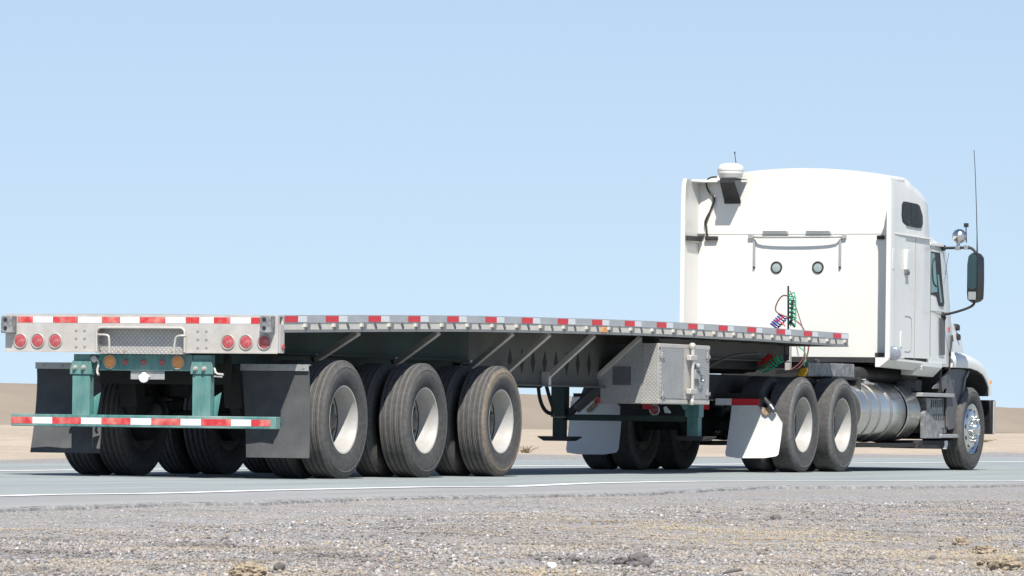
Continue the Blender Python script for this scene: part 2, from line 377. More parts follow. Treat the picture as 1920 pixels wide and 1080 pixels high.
def pl(pts, y):
    if y <= pts[0][1]: return pts[0][0]
    for a, b in zip(pts, pts[1:]):
        if y <= b[1]: return a[0]+(b[0]-a[0])*(y-a[1])/(b[1]-a[1])
    return pts[-1][0]
def mono(raw):
    raw = sorted(raw, key=lambda p: p[1]); out = [(raw[0][0], -200)]
    for p in raw:
        if p[1] > out[-1][1]+.2: out.append(p)
    return out+[(out[-1][0]+.3, 400)]
near_line = mono([G(a, b) for a, b in [(0,932),(100,929),(300,927),(480,921.5),(800,914.5),(960,914),(1100,907.5),(1280,904),(1440,903.5),(1920,903)]])
edge_line = mono([G(a, b) for a, b in [(0,953),(150,949),(300,943.5),(480,941),(700,932.5),(960,929),(1200,924),(1440,911.5),(1700,912),(1920,908)]])

def sheet(name, xs_of, ys, mat_of, mats, zoff=0, smooth=80, kind='structure', fz=None, skirt=None):
    """grid sheet: xs_of(y) gives the x stations, mat_of(i) the material of strip i"""
    mb = MB(); n = None
    for y in ys:
        xs = xs_of(y); n = len(xs)
        for x in xs: mb.v.append((x, y, (fz or (lambda a, b: gz(a)))(x, y)+zoff))
    for j in range(len(ys)-1):
        for i in range(n-1):
            mb.f.append((j*n+i, j*n+i+1, (j+1)*n+i+1, (j+1)*n+i)); mb.m.append(mat_of(i))
    o = build(name, mb, mats, None, smooth=smooth, pivot=(0, 0, 0)); tag(o, kind=kind); return o
def frange(a, b, s):
    r = []
    while a < b-1e-9: r.append(a); a += s
    return r+[b]
# ground: one sheet from the foot of the embankment to beyond the camera
ys = [-900, -400, -150, -60, -40] + frange(-32, 4, .22)[0:] + frange(5, 60, 2.2) + frange(62, 260, 6) + [400, 700, 1500, 3500]
gx = [-20.0, -18, -16, -14, -12, -10, -8.5, -7.4, -6.7, -6.2, 0, 4.4]+frange(4.6, 14.5, .14)+[15, 16, 18, 20, 22, 26, 60, 200, 1500]
def gfz(x, y):
    z = gz(x)
    if x > -6.3: z -= .022
    if x > 4.2 and -35 < y < 6: z += und(x, y)
    if x < -6.4: z += (.10*noise.noise((x*.35, y*.12, 3))+.05*noise.noise((x*1.1, y*.5, 5)))*min(1, (-6.4-x)/2)*(1 if x > -19.5 else .35)
    return z
ground = sheet('ground', lambda y: gx, ys, lambda i: 1 if gx[i] > -1 or -8.6 < gx[i] < -6.5 else 0, [M_ground, M_verge], fz=gfz)
# embankment beyond the road
bx = [-3000, -800, -200, -60, -40, -30, -25, -23.4, -22.9, -22.4, -21.9, -21.3, -20.7, -20.2, -20.0]
def bfz(x, y):
    z = gz(max(x, -22.6)) if x < -22.6 else gz(x)
    if x > -25 and x < -20.1: z += .05*noise.noise((x*.9, y*.22, 9))+.03*noise.noise((x*2, y*.9, 2))
    if x <= -22.9: z += .035*noise.noise((x*.15, y*.08, 1))
    if x <= -19.9: z += gfz(-20.0, y)-gz(-20.0) if x > -20.1 else 0
    return z
bank = sheet('embankment', lambda y: bx, [-900, -300, -60, -20] + frange(-10, 160, 1.3) + frange(165, 400, 12) + [700, 1500, 3500], lambda i: 0, [M_bank], fz=bfz)
# road
def road_x(y):
    wob = .10*noise.noise((y*1.1, 0, 0))+.10*noise.noise((y*4.3, 2, 0))+.07*noise.noise((y*11, 5, 0))
    e = pl(edge_line, y)+wob; lnx = pl(near_line, y)
    return [-6.45+.12*noise.noise((y*.6, 7, 0)), -3, 0, lnx-1.0, lnx+.05, lnx+(e-lnx)*.6, e-.06, e, e+.03]
mb = MB(); rys = [-900, -300, -100, -50] + frange(-30, 30, .12) + frange(32, 140, 1.5) + [200, 400, 900, 3000]
n = 9
for y in rys:
    for i, x in enumerate(road_x(y)): mb.v.append((x, y, gz(x)+.004-(.002 if i == 0 else 0)-(.010 if i == 7 else 0)-(.10 if i == 8 else 0)))
for j in range(len(rys)-1):
    for i in range(n-1):
        mb.f.append((j*n+i, j*n+i+1, (j+1)*n+i+1, (j+1)*n+i)); mb.m.append(0 if i < 4 else (1 if i < 6 else 2))
tag(build('road', mb, [M_asph, M_shold, M_edge], None, smooth=50, pivot=(0, 0, 0)), kind='structure')
def stripe(name, fx, w0, ys, label):
    sheet(name, lambda y: [fx(y)-w0/2, fx(y)+w0/2], ys, lambda i: 0, [M_line], zoff=.008)
stripe('edge_line_marking', lambda y: pl(near_line, y)+.015*noise.noise((y*.9, 4, 0)), .19, [-300, -60]+frange(-30, 60, .6)+[120, 300, 900], '')
stripe('centre_line_marking', lambda y: -2.80+.01*noise.noise((y*.7, 8, 0)), .26, [-300, -60]+frange(-10, 90, 2.5)+[200, 500, 1500], '')

# ================================================================ WHEELS
def wheel_template(kind, side, tmat=None, Rt=.5144, slick=False):
    """origin at the hub centre, X outward*side; returns rim object with tyre (and hub) as children"""
    s = side
    k = Rt/.5144; f = .295/.295
    prof = [(.100, .288), (.118, .305), (.132, .345), (.140, .40), (.139, .425), (.134, .445), (.137, .452), (.130, .470), (.126, .474), (.121, .492), (.110, .506)]
    tr = []
    for g in ((.076), (.026), (-.026), (-.076)):
        tr += [(g+.0055, .5135), (g+.004, .500), (g-.004, .500), (g-.0055, .5135)]
    if slick: tr = [(.05, .5135), (0, .514), (-.05, .5135)]
    prof = prof+[(.104, .512)]+tr+[(-.104, .512)]+[(-a, b) for a, b in prof[::-1]]
    prof = [(a*s, b if b < .31 else .305+(b-.305)*(Rt-.305)/(.5144-.305)) for a, b in prof]
    ty = MB().lathe((0, 0, 0), 'x', prof, 72)
    rim = MB()
    if kind == 'outer':
        rp = [(.100, .287), (.112, .298), (.116, .296), (.113, .284), (.090, .278), (.070, .272), (.02, .264), (-.065, .258), (-.085, .25)]
        rim.lathe((0, 0, 0), 'x', [(a*s, b) for a, b in rp], 64)
        rim.lathe((0, 0, 0), 'x', [(a*s, b) for a, b in [(-.085, .25), (-.095, .20), (-.090, .145), (-.080, .115)]], 64, mi=1)
        rim.lathe((0, 0, 0), 'x', [(a*s, b) for a, b in [(-.100, .287), (-.10, .262), (-.055, .255)]], 48, mi=1)
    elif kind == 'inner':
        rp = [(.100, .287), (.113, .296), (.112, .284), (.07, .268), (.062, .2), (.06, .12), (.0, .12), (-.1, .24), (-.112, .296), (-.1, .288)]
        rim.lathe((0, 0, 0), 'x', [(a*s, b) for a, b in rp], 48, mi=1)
    else:
        rp = [(.100, .287), (.114, .298), (.118, .295), (.112, .284), (.088, .272), (.080, .262), (.082, .250), (.105, .235), (.120, .215), (.128, .16), (.128, .09)]
        rim.lathe((0, 0, 0), 'x', [(a*s, b) for a, b in rp], 64)
        rim.lathe((0, 0, 0), 'x', [(a*s, b) for a, b in [(-.1, .287), (-.06, .25), (.06, .245)]], 48, mi=1)
        for q in range(10):
            a = 2*math.pi*(q+.5)/10; p = Vector((.1165*s, .208*math.cos(a), .208*math.sin(a)))
            rim.lathe(p, 'x', [(0, .0), (.003*s, .0), (.003*s, .030), (0, .032)], 14, mi=2)
    r = build('wheel', rim, [M_chrome if kind == 'steer' else M_rim, M_rimin, M_black], None, smooth=35, pivot=(0, 0, 0))
    t = build('tyre', ty, tmat or M_tyre, r, smooth=32, pivot=(0, 0, 0))
    if kind == 'outer':
        h = MB(); h.lathe((0, 0, 0), 'x', [(a*s, b) for a, b in [(-.10, .145), (-.045, .14), (-.03, .11), (.00, .085), (.012, .06), (.014, 0)]], 24)
        for q in range(10):
            a = 2*math.pi*q/10; c = Vector((-.07*s, .168*math.cos(a), .168*math.sin(a))); h.cyl(c, c+Vector((.035*s, 0, 0)), .016, n=6)
        build('hub', h, M_rimin, r, pivot=(0, 0, 0))
    if kind == 'steer':
        h = MB(); h.lathe((0, 0, 0), 'x', [(a*s, b) for a, b in [(.12, .105), (.150, .10), (.155, .085), (.195, .078), (.205, .062), (.208, 0)]], 28)
        build('hub', h, M_chrome, r, pivot=(0, 0, 0))
        for q in range(10):
            a = 2*math.pi*q/10; c = Vector((.122*s, .143*math.cos(a), .143*math.sin(a))); hh = MB()
            hh.lathe(c, 'x', [(0, .024), (.006*s, .024), (.008*s, .017), (.045*s, .016), (.056*s, .010), (.058*s, 0)], 12)
            build('nut_cover', hh, M_chrome, r, pivot=tuple(c))
    return r
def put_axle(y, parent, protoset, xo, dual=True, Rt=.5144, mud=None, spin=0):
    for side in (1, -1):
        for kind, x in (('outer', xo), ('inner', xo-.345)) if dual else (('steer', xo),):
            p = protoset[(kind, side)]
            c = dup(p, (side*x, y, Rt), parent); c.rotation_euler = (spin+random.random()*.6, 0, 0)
            if mud and kind == 'outer' and side == 1:
                for ch in c.children:
                    if ch.name.startswith('tyre'):
                        ch.data = ch.data.copy(); ch.data.materials[0] = mud

P_tr = {(k, s): wheel_template(k, s) for k in ('outer', 'inner') for s in (1, -1)}
P_dr = {(k, s): wheel_template(k, s, M_tyredrive, slick=True) for k in ('outer', 'inner') for s in (1, -1)}
P_st = {('steer', s): wheel_template('steer', s, M_tyre, .488) for s in (1, -1)}

# ================================================================ TRAILER
T = root('flatbed_trailer', 'long aluminium flatbed trailer with green rear bumper frame and three dual-wheel axles', 'flatbed trailer', 6.5)
DZ = [(0,1.385),(.96,1.407),(1.86,1.428),(3.76,1.467),(5.28,1.489),(7.06,1.509),(8.31,1.520),(9.8,1.526),(11.7,1.527),(14.63,1.516)]
def dz(y):
    if y <= 0: return DZ[0][1]
    for a, b in zip(DZ, DZ[1:]):
        if y <= b[0]: return a[1]+(b[1]-a[1])*(y-a[0])/(b[0]-a[0])
    return DZ[-1][1]
YE = 14.63
stn = frange(.04, YE, .4)
def along(prof, ys=None):
    """extrude a closed (x, dz-from-deck-top) profile along the deck's camber"""
    return MB().loft([[(x, y, dz(y)+z) for x, z in prof] for y in (ys or stn)])
build('deck', along([(-1.235, -.012), (-1.235, -.045), (1.235, -.045), (1.235, -.012)]), M_wood, T)
RB = -.145
for sgn in (1, -1):
    X = lambda v: v*sgn
    # web channel with bottom flange
    pr = [(X(1.283), -.006), (X(1.23), -.006), (X(1.23), RB+.024), (X(1.2905), RB+.024), (X(1.2905), -.066), (X(1.283), -.0655)]
    build('side_rail', along(pr), M_railweb, T, smooth=25)
    pr = [(X(1.296), RB+.0235), (X(1.20), RB+.0235), (X(1.20), RB), (X(1.296), RB)]
    build('bottom_flange', along(pr), M_strap, T, smooth=25)  # darker than the web: shade of its down-facing edge put into the colour
    pr = [(X(1.283), .002), (X(1.295), .002), (X(1.295), -.064), (X(1.283), -.064)]
    rr = build('rub_rail', along(pr), M_rail, T, smooth=25)
    if sgn == 1: RUB = rr
# spools and dark bars painted as slanted shadows, in turn along both rails (spacing .585)
sp_proto = shadow_proto = None
for sgn in (1, -1):
    y = .48; i = 0
    while y < YE-.1:
        z = dz(y); x = 1.26*sgn
        if i == 0 and sgn == 1:
            m = MB(); m.box(1.2908, 1.300, y-.01, y+.085, z-.104, z-.067); m.box(1.2908, 1.298, y+.01, y+.06, z-.120, z-.1042); m.box(1.2908, 1.312, y-.045, y-.011, z-.100, z-.070, 1)  # dark plates paint each shadow, pale block the sunlit end
            sp_proto = build('spool_and_shadow', m, [M_strap, M_railweb], T, pivot=(1.26, y, z))
        else: 
            c = dup(sp_proto, (x, y, z), T)
            if sgn < 0: c.rotation_euler = (0, 0, math.pi)
        yp = y+.29
        if yp < YE-.1:
            z = dz(yp)
            if i == 0 and sgn == 1:
                m = MB(); m.bar((1.2935, yp-.025, z-.067), (1.2935, yp+.02, z-.119), .034, .005, up=(1, 0, 0))
                shadow_proto = build('rail_shadow_bar', m, M_plastic, T, pivot=(1.26, yp, z))  # dark slanted bar imitates a shadow streak on the rail web
            else:
                c = dup(shadow_proto, (x, yp, z), T)
                if sgn < 0: c.rotation_euler = (0, 0, math.pi)
        y += .585; i += 1
# reflective tape on the right rub rail: 17 red-and-white pairs
for px in (530.6, 611.2, 691.4, 766, 839, 910.5, 979, 1046, 1110.5, 1172, 1232, 1291, 1348, 1402, 1456.6, 1508, 1563):
    y0 = max(.05, S(px, 600, 1.297)[0]); m = MB()
    for a, b, mi in ((y0, y0+.265, 0), (y0+.265, y0+.445 if y0 < 14 else YE-.02, 1)):
        b = min(b, YE-.01)
        m.add([(1.2975, a, dz(a)-.006), (1.2975, b, dz(b)-.006), (1.2975, b, dz(b)-.058), (1.2975, a, dz(a)-.058)], [(0, 3, 2, 1)], mi)
        m.add([(1.2955, a, dz(a)-.006), (1.2955, b, dz(b)-.006), (1.2955, b, dz(b)-.058), (1.2955, a, dz(a)-.058)], [(0, 1, 2, 3)], mi)
    build('reflective_tape', m, [M_redclean, M_whtape], T)
m = MB(); yy = S(1122, 618, 1.24)[0]; m.box(1.2908, 1.31, yy-.06, yy+.06, dz(yy)-.128, dz(yy)-.075)
build('side_marker_lamp', m, M_orlens, T, bevel=.006)
# deck nose end plate
m = MB(); m.box(-1.28, 1.28, YE+.002, YE+.03, dz(YE)-.145, dz(YE)-.002); build('front_plate', m, M_alu, T, bevel=.004)

# --- rear plate
YR = -.06
def RX(px): return R(px, 630, YR)[0]
def RZ(py, px=480): return R(px, py, YR)[1]
zt = 1.385; zb = RZ(662, 520); xr = 1.287
rx0, rx1 = RX(182), RX(347.5); rzt = RZ(614.5, 270)
m = MB()
r_ = .045
def arc(cx, cz, r, a0, a1, n=6): return [(cx+r*math.cos(math.radians(a0+(a1-a0)*i/n)), cz+r*math.sin(math.radians(a0+(a1-a0)*i/n))) for i in range(n+1)]
inner = [(rx0, zb)]+arc(rx0+r_, rzt-r_, r_, 180, 90)+arc(rx1-r_, rzt-r_, r_, 90, 0)+[(rx1, zb)]
plate = [(-xr, zb), (-xr, zt), (xr, zt), (xr, zb)]+inner[::-1]
# split the plate in convex strips: left, right, lintel and the two corner fillets
m.prism([(-xr, zb), (-xr, zt), (rx0, zt), (rx0, zb)], 'y', YR, YR+.03)
m.prism([(rx1, zb), (rx1, zt), (xr, zt), (xr, zb)], 'y', YR, YR+.03)
m.prism([(rx0, rzt), (rx0, zt), (rx1, zt), (rx1, rzt)], 'y', YR, YR+.03)
a = arc(rx0+r_, rzt-r_, r_, 180, 90); m.prism([(rx0, rzt)]+a[::-1], 'y', YR, YR+.03)
a = arc(rx1-r_, rzt-r_, r_, 90, 0); m.prism([(rx1, rzt)]+a[::-1], 'y', YR, YR+.03)
# bottom return and side returns
m.box(-xr, rx0, YR-.012, YR+.0, zb-.006, zb+.006); m.box(rx1, xr, YR-.012, YR+.0, zb-.006, zb+.006)
m.box(xr-.008, xr+.006, YR+.031, YR+.115, zb, zt-.075); m.box(-xr-.006, -xr+.008, YR+.031, YR+.115, zb, zt-.075)
m.box(-xr, xr, YR+.031, YR+.10, zt-.012, zt)
RP = build('rear_plate', m, M_alu, T)
# recess lip
m = MB(); lip = [(x, YR-.012, z) for x, z in inner]; m.tube(lip, .011, 8); build('recess_lip', m, M_alu, T, smooth=60)
# recess box with tread plate
m = MB(); yb_ = YR+.085
m.box(rx0-.02, rx1+.02, yb_, yb_+.01, zb-.005, rzt+.03); m.box(rx0-.012, rx0-.003, YR+.031, yb_-.001, zb, rzt+.02, ); m.box(rx1+.003, rx1+.012, YR+.031, yb_-.001, zb, rzt+.02)
m.box(rx0-.002, rx1+.002, YR+.031, yb_-.001, rzt+.003, rzt+.012)
m.box(rx0+.0, rx1-.0, YR-.004, yb_-.001, zb-.016, zb-.006)
tp = build('tread_plate', m, M_tread, T)
# tail lamps
def lamp(name, x, z, r, lens, y=YR, par=T, depth=.014, bez=M_bezel):
    m = MB(); m.lathe((x, y, z), (0, -1, 0), [(-.002, r*1.18), (.008, r*1.18), (.013, r*1.08), (.010, r*.97), (.0, r*.97)], 28)
    o = build(name, m, bez, par, pivot=(x, y, z))
    m = MB(); m.lathe((x, y, z), (0, -1, 0), [(.0, r*.96), (depth*.6, r*.94), (depth*.9, r*.7), (depth, r*.3), (depth, 0)], 28)
    build('lens', m, lens, o, pivot=(x, y, z)); return o
for px, py in ((38.5, 639.3), (71.1, 639), (104.1, 639), (428, 641.4), (461.6, 641.7), (496, 641.7)):
    x, z = R(px, py, YR); lamp('tail_lamp', x, z, .056, M_redlens)
# tape across the plate
def tape(name, edges, first_red, y, z0, z1, par, conv):
    m = MB()
    for i, (a, b) in enumerate(zip(edges, edges[1:])):
        xa, xb = conv(a), conv(b)
        m.box(xa, xb, y-.002, y-.0005, z0, z1, 0 if (i % 2 == 0) == first_red else 1)
    return build(name, m, [M_redtape, M_whtape], par)
tape('reflective_tape', [32.9, 61.9, 99, 146, 190.4, 225.2, 261.5, 310, 347.8, 373.8, 400.6, 431.9, 470.2, 497], True, YR, RZ(606, 300), RZ(594.6, 300), RP, RX)
# corner bumper blocks
for pa, pb in ((10.7, 31.6), (495.6, 516)):
    xa, xb = RX(pa), RX(pb); z0, z1 = RZ(624.5, pa), RZ(592.3, pa)
    m = MB(); m.box(xa, xb, YR-.092, YR-.001, z0, z1)
    o = build('corner_block', m, M_spk, T, bevel=.006)
    for q in (.28, .78):
        z = z0+(z1-z0)*q; mm = MB(); mm.lathe(((xa+xb)/2-.01, YR-.0925, z), (0, -1, 0), [(0, .0), (.003, 0), (.003, .017), (0, .019)], 14)
        build('bolt_recess', mm, M_black, o)
# rivets
for cols, rows in (((143.4, 159), (618.8, 633.6, 648.9)), ((371.3, 387.3), (620, 635.5, 651))):
    for px in cols:
        for py in rows:
            x, z = R(px, py, YR); mm = MB(); mm.lathe((x, YR, z), (0, -1, 0), [(0, .012), (.007, .011), (.009, 0)], 8)
            build('bolt', mm, M_bezel, T)
# grab handles in the recess
for pts in ([(183.7, 627.4), (203, 627.8), (206.5, 633), (206, 662)], [(346, 629.5), (334, 629.7), (329.5, 636), (327, 664)]):
    P = [R(px, py, YR-.02) for px, py in pts]
    m = MB(); m.tube([(P[0][0], YR+.02, P[0][1])]+[(x, YR-.035, z) for x, z in P[:-1]]+[(P[-1][0], YR-.03, P[-1][1])], .010, 10, smooth=2)
    build('grab_handle', m, M_alu, T, smooth=60)
for px, py in ((213, 658), (225.5, 657.5), (314.5, 658.5)):
    x, z = R(px, py, YR); mm = MB(); mm.lathe((x, YR+.085, z), (0, -1, 0), [(0, .01), (.006, .009), (.007, 0)], 8); build('bolt', mm, M_rust, T)
# side marker on the right return
m = MB(); y_, z_ = S(530.5, 651, 1.295); m.lathe((1.2935, y_, z_), 'x', [(0, .026), (.008, .025), (.014, .015), (.015, 0)], 12); build('side_marker_lamp', m, M_redlens, T)

# --- green rear frame: cross beam, posts, bumper
YB = .03
def BX(px, y=YB): return R(px, 680, y)[0]
def BZ(py, px=270, y=YB): return R(px, py, y)[1]
bt, bb = BZ(664.5), BZ(695)
m = MB(); m.box(BX(168)+.003, BX(362)-.003, YB, YB+.012, bb, bt); m.box(BX(168)+.003, BX(362)-.003, YB+.0125, YB+.09, bb, bb+.012); m.box(BX(168)+.003, BX(362)-.003, YB+.0125, YB+.09, bt-.012, bt)
CB = build('cross_beam', m, M_green, T, bevel=.003)
for px, py in ((206.4, 678.2), (334.2, 679.5)):
    x, z = R(px, py, YB); lamp('turn_lamp', x, z, .053, M_orlens, YB)
for px, py in ((235.9, 679), (270.4, 679), (304.5, 679.2)):
    x, z = R(px, py, YB); lamp('marker_lamp', x, z, .024, M_redlens, YB, depth=.022)
YP = -.01
for (a, b, ca, cb_, la, lb, bolts) in ((137.5, 169.6, 131.9, 172.6, 135.6, 168, ((142.2, 689), (158, 689))), (361.6, 395, 357.7, 400, 360.8, 394.4, ((367.8, 691.7), (384, 691.7)))):
    X_ = lambda p: R(p, 700, YP)[0]; Z_ = lambda p, q=None: R(a, p, YP)[1]
    m = MB(); m.box(X_(a), X_(b), YP+.005, YP+.085, Z_(703), zb-.02)                     # upper stub
    m.prism([(X_(ca), Z_(701.5)), (X_(cb_), Z_(701.5)), (X_(cb_), Z_(690)), (X_(b)+.004, Z_(676)), (X_(a)-.004, Z_(676)), (X_(ca), Z_(690))], 'y', YP-.010, YP+.004)
    m.box(X_(la), X_(lb), YP+.002, YP+.08, Z_(780), Z_(703)-.001)
    # gusset behind the post
    m.prism([(X_(lb)-.002, Z_(780)), (X_(lb)+.03, Z_(780)), (X_(lb)+.065, Z_(735)), (X_(lb)-.002, Z_(744))], 'y', YP+.081, YP+.09)
    o = build('bumper_post', m, M_green, T, bevel=.003)
    for px, py in bolts:
        x, z = R(px, py, YP); mm = MB(); mm.lathe((x, YP-.0105, z), (0, -1, 0), [(0, .024), (.006, .024), (.008, .017), (.026, .016), (.030, .012), (.031, 0)], 10); build('bolt', mm, M_bezel, o)
    # latch handle
    x, z = R(b+6, 671, YP); m = MB()
    if a < 200:
        m.lathe((x, YP+.02, z-.01), (0, -1, 0), [(0, .03), (.02, .03), (.024, .02), (.03, 0)], 12)
        m.tube([(x, YP+.03, z-.02), (x+.045, YP+.02, z-.03), (x+.02, YP+.02, z-.12), (x+.05, YP+.0, z-.145)], .011, 8, smooth=1)
    else:
        x, z = R(b+4, 690, YP); m.tube([(x, YP+.03, z), (x+.02, YP+.02, z-.05), (x+.09, YP+.02, z-.055)], .011, 8, smooth=1); m.tube([(x, YP+.03, z-.07), (x+.08, YP+.02, z-.075)], .007, 8)
    build('latch', m, M_alu, T, smooth=60)
# bumper bar
ybm = -.03
X_ = lambda p: R(p, 790, ybm)[0]
zb0, zb1 = R(300, 802, ybm)[1], R(300, 779, ybm)[1]
m = MB(); m.box(X_(20.5), X_(516.9), ybm, ybm+.1, zb0, zb1)
BB = build('bumper_bar', m, M_green, T, bevel=.006)
tape('reflective_tape', [22, 61, 98, 152, 190, 245, 283.6, 338.7, 377, 433.6, 471, 507], True, ybm, R(300, 797, ybm)[1], R(300, 784.6, ybm)[1], BB, X_)
# licence bracket and lamp
yl = .05
x0, z0 = R(245, 711, yl); x1, z1 = R(308.5, 696, yl)
m = MB(); m.box(x0, x1, yl, yl+.004, z0, z1); LB = build('licence_bracket', m, M_grey, T)
xc, zc = R(271.7, 706, yl)
m = MB(); m.prism(arc(xc, zc-.008, .045, 180, 360, 10)+[(xc+.052, zc+.0), (xc+.035, zc+.012), (xc+.02, zc+.022), (xc+.015, zc+.035), (xc-.015, zc+.035), (xc-.02, zc+.022), (xc-.035, zc+.012), (xc-.052, zc+.0)], 'y', yl-.03, yl-.001)
build('licence_lamp', m, M_clear, T, bevel=.004)

# --- trailer mud flaps
yf = .55
for (xa, xb), bl in (((-1.30, -.685), (R(56.7, 847, .25)[0], R(186.3, 854, .25)[0])), ((.665, 1.297), (R(460, 858, .42)[0], R(578, 858, .42)[0]))):
    ztop = .93; zbot = .20 if xa < 0 else .185
    secs = []
    for i in range(9):
        t = i/8; z = ztop+(zbot-ztop)*t; a = xa+(bl[0]-xa)*t; b = xb+(bl[1]-xb)*t; yo = yf-(.31 if xa < 0 else .12)*t**1.35
        wv = [.008*math.sin(3.1*q+2*t) for q in range(5)]
        pts = [(a+(b-a)*q/4, yo+wv[q], z) for q in range(5)]; secs.append(pts+[(x, y+.009, z) for x, y, z in pts[::-1]])
    build('mud_flap', MB().loft(secs), M_rubber, T, smooth=60)
    m = MB(); m.box(xa, xb+.004, yf-.028, yf-.012, ztop-.006, ztop+.05); m.box(xa, xb+.004, yf-.0115, yf+.028, ztop+.04, ztop+.05)
    for q in (.12, .42, .72, .94): m.lathe((xa+(xb-xa)*q, yf-.028, ztop+.02), (0, -1, 0), [(0, .011), (.006, .01), (.008, 0)], 8)
    build('flap_bracket', m, M_grey, T)
    m = MB(); m.bar((.5*(1 if xa > 0 else -1), yf-.005, ztop+.02), ((xa if xa > 0 else xb), yf-.005, ztop+.02), .03); build('flap_hanger', m, M_black, T)

# --- main beams
YBX = S(1233.6, 700, 1.285)[0]; YBF = S(1330, 700, 1.285)[0]     # toolbox rear and front
xw = .66
def beam_prof(y):
    if y < 5.5: return 1.075
    if y < 5.8: return 1.075-(y-5.5)/.3*.215
    if y < 10.35: return .86
    if y < 11.3: return .86+(y-10.35)/.95*.33
    return 1.19
bys_all = [.06, 1.5, 3, 4.5, 5.5, 5.8, 7, 8, 9, 10.35, 10.7, 11.0, 11.3, 12.5, 14.3]
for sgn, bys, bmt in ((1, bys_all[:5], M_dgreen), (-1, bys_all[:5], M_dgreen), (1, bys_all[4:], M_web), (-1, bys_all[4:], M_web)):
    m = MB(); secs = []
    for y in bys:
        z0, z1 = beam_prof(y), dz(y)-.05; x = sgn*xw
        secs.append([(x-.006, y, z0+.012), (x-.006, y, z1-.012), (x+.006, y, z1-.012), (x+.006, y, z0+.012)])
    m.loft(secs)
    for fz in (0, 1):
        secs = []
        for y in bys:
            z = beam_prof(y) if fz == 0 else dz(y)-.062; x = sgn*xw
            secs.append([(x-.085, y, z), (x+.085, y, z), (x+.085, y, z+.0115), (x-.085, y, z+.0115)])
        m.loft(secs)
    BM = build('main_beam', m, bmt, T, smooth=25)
    if sgn == 1 and bmt is M_web:
        for py_, px in [(S(p, 680, xw+.01)[0], p) for p in (957, 979, 1000, 1022, 1043, 1063, 1084, 1105)]:
            zc = S(px, 676+(px-957)*.055, xw+.01)[1]; mm = MB()
            mm.prism([(py_-.055, zc), (py_-.03, zc+.05), (py_, zc+.115), (py_+.03, zc+.05), (py_+.055, zc), (py_+.03, zc-.05), (py_, zc-.115), (py_-.03, zc-.05)], 'x', xw+.0062, xw+.009)
            build('web_opening', mm, M_grime, BM)
# cross members
cm = None
for i in range(24):
    y = .35+i*.6; z = dz(y)-.046
    if cm is None:
        mm = MB(); mm.box(-1.19, 1.19, y-.003, y+.003, z-.09, z-.001); mm.box(-1.19, 1.19, y-.025, y+.025, z-.098, z-.0905); mm.box(-1.19, -.76, y-.025, y+.025, z-.008, z-.002)
        cm = build('cross_member', mm, M_web, T, pivot=(0, y, z))
    else: dup(cm, (0, y, z), T)
# side braces
for (tp_, bo) in (((671.7, 623.5), (597, 675)), ((822, 622), (746, 682)), ((960, 623.5), (885.6, 690)), ((1029.7, 623.5), (955, 696)), ((1113, 626.5), (1033.5, 704.5))):
    y1, z1 = S(*tp_, 1.24); y0, z0 = S(*bo, xw+.10); m = MB()
    z1 = dz(y1)-.15
    m.bar((1.24, y1, z1), (xw+.075, y0, z0), .045, .05); m.box(xw+.0065, xw+.09, y0-.03, y0+.03, beam_prof(y0)+.012, z0+.04)
    build('side_brace', m, M_alu, T, bevel=.004)

# --- toolbox
yb0, yb1 = YBX, YBF; z0, z1 = S(1233.6, 757, 1.285)[1], S(1233.6, 643.5, 1.285)[1]; xl = R(1127, 757, yb0)[0]
m = MB(); xd = R(1203, 640, yb0)[0]; zd = R(1127, 706, yb0)[1]; m.prism([(xl, z0), (1.2845, z0), (1.2845, z1), (xd, z1), (xl, zd)], 'y', yb0+.003, yb1); TB = build('toolbox', m, M_alu, T, bevel=.004)
m = MB(); m.prism([(xl+.002, z0+.002), (1.284, z0+.002), (1.284, z1-.002), (xd+.001, z1-.002), (xl+.002, zd)], 'y', yb0-.002, yb0+.0015); build('rear_panel', m, M_tread, TB)
# mounting gusset left of and above the box
xg, zg = R(1112, 716, yb0-.03); xg2, zg2 = R(1202, 632, yb0-.03); xg3 = R(1203, 700, yb0-.03)[0]
m = MB(); m.prism([(xg, zg), (xg2, dz(yb0)-.15), (xg3, dz(yb0)-.15), (xg3, z0+.006), (xl+.006, z0+.006), (xl+.006, zg-.05), (xg, zg-.05)][::-1], 'y', yb0-.034, yb0-.028)
gp = build('mounting_panel', m, M_grey, T)
m = MB(); m.bar((xg, yb0-.05, zg+.01), (xg2, yb0-.05, dz(yb0)-.155), .045, .03, up=(0, 1, 0)); build('side_brace', m, M_alu, T, bevel=.003)
a0 = R(1149, 687, yb0-.036); a1 = R(1183, 722, yb0-.036)
m = MB(); m.box(a0[0], a1[0], yb0-.038, yb0-.035, a1[1], a0[1]); build('access_patch', m, M_plastic, gp, bevel=.001)
# backing panel seen above the brace
m = MB(); m.box(xw-.02, 1.20, yb0+.25, yb0+.256, 1.30, dz(yb0)-.06); build('bulkhead', m, M_web, T)
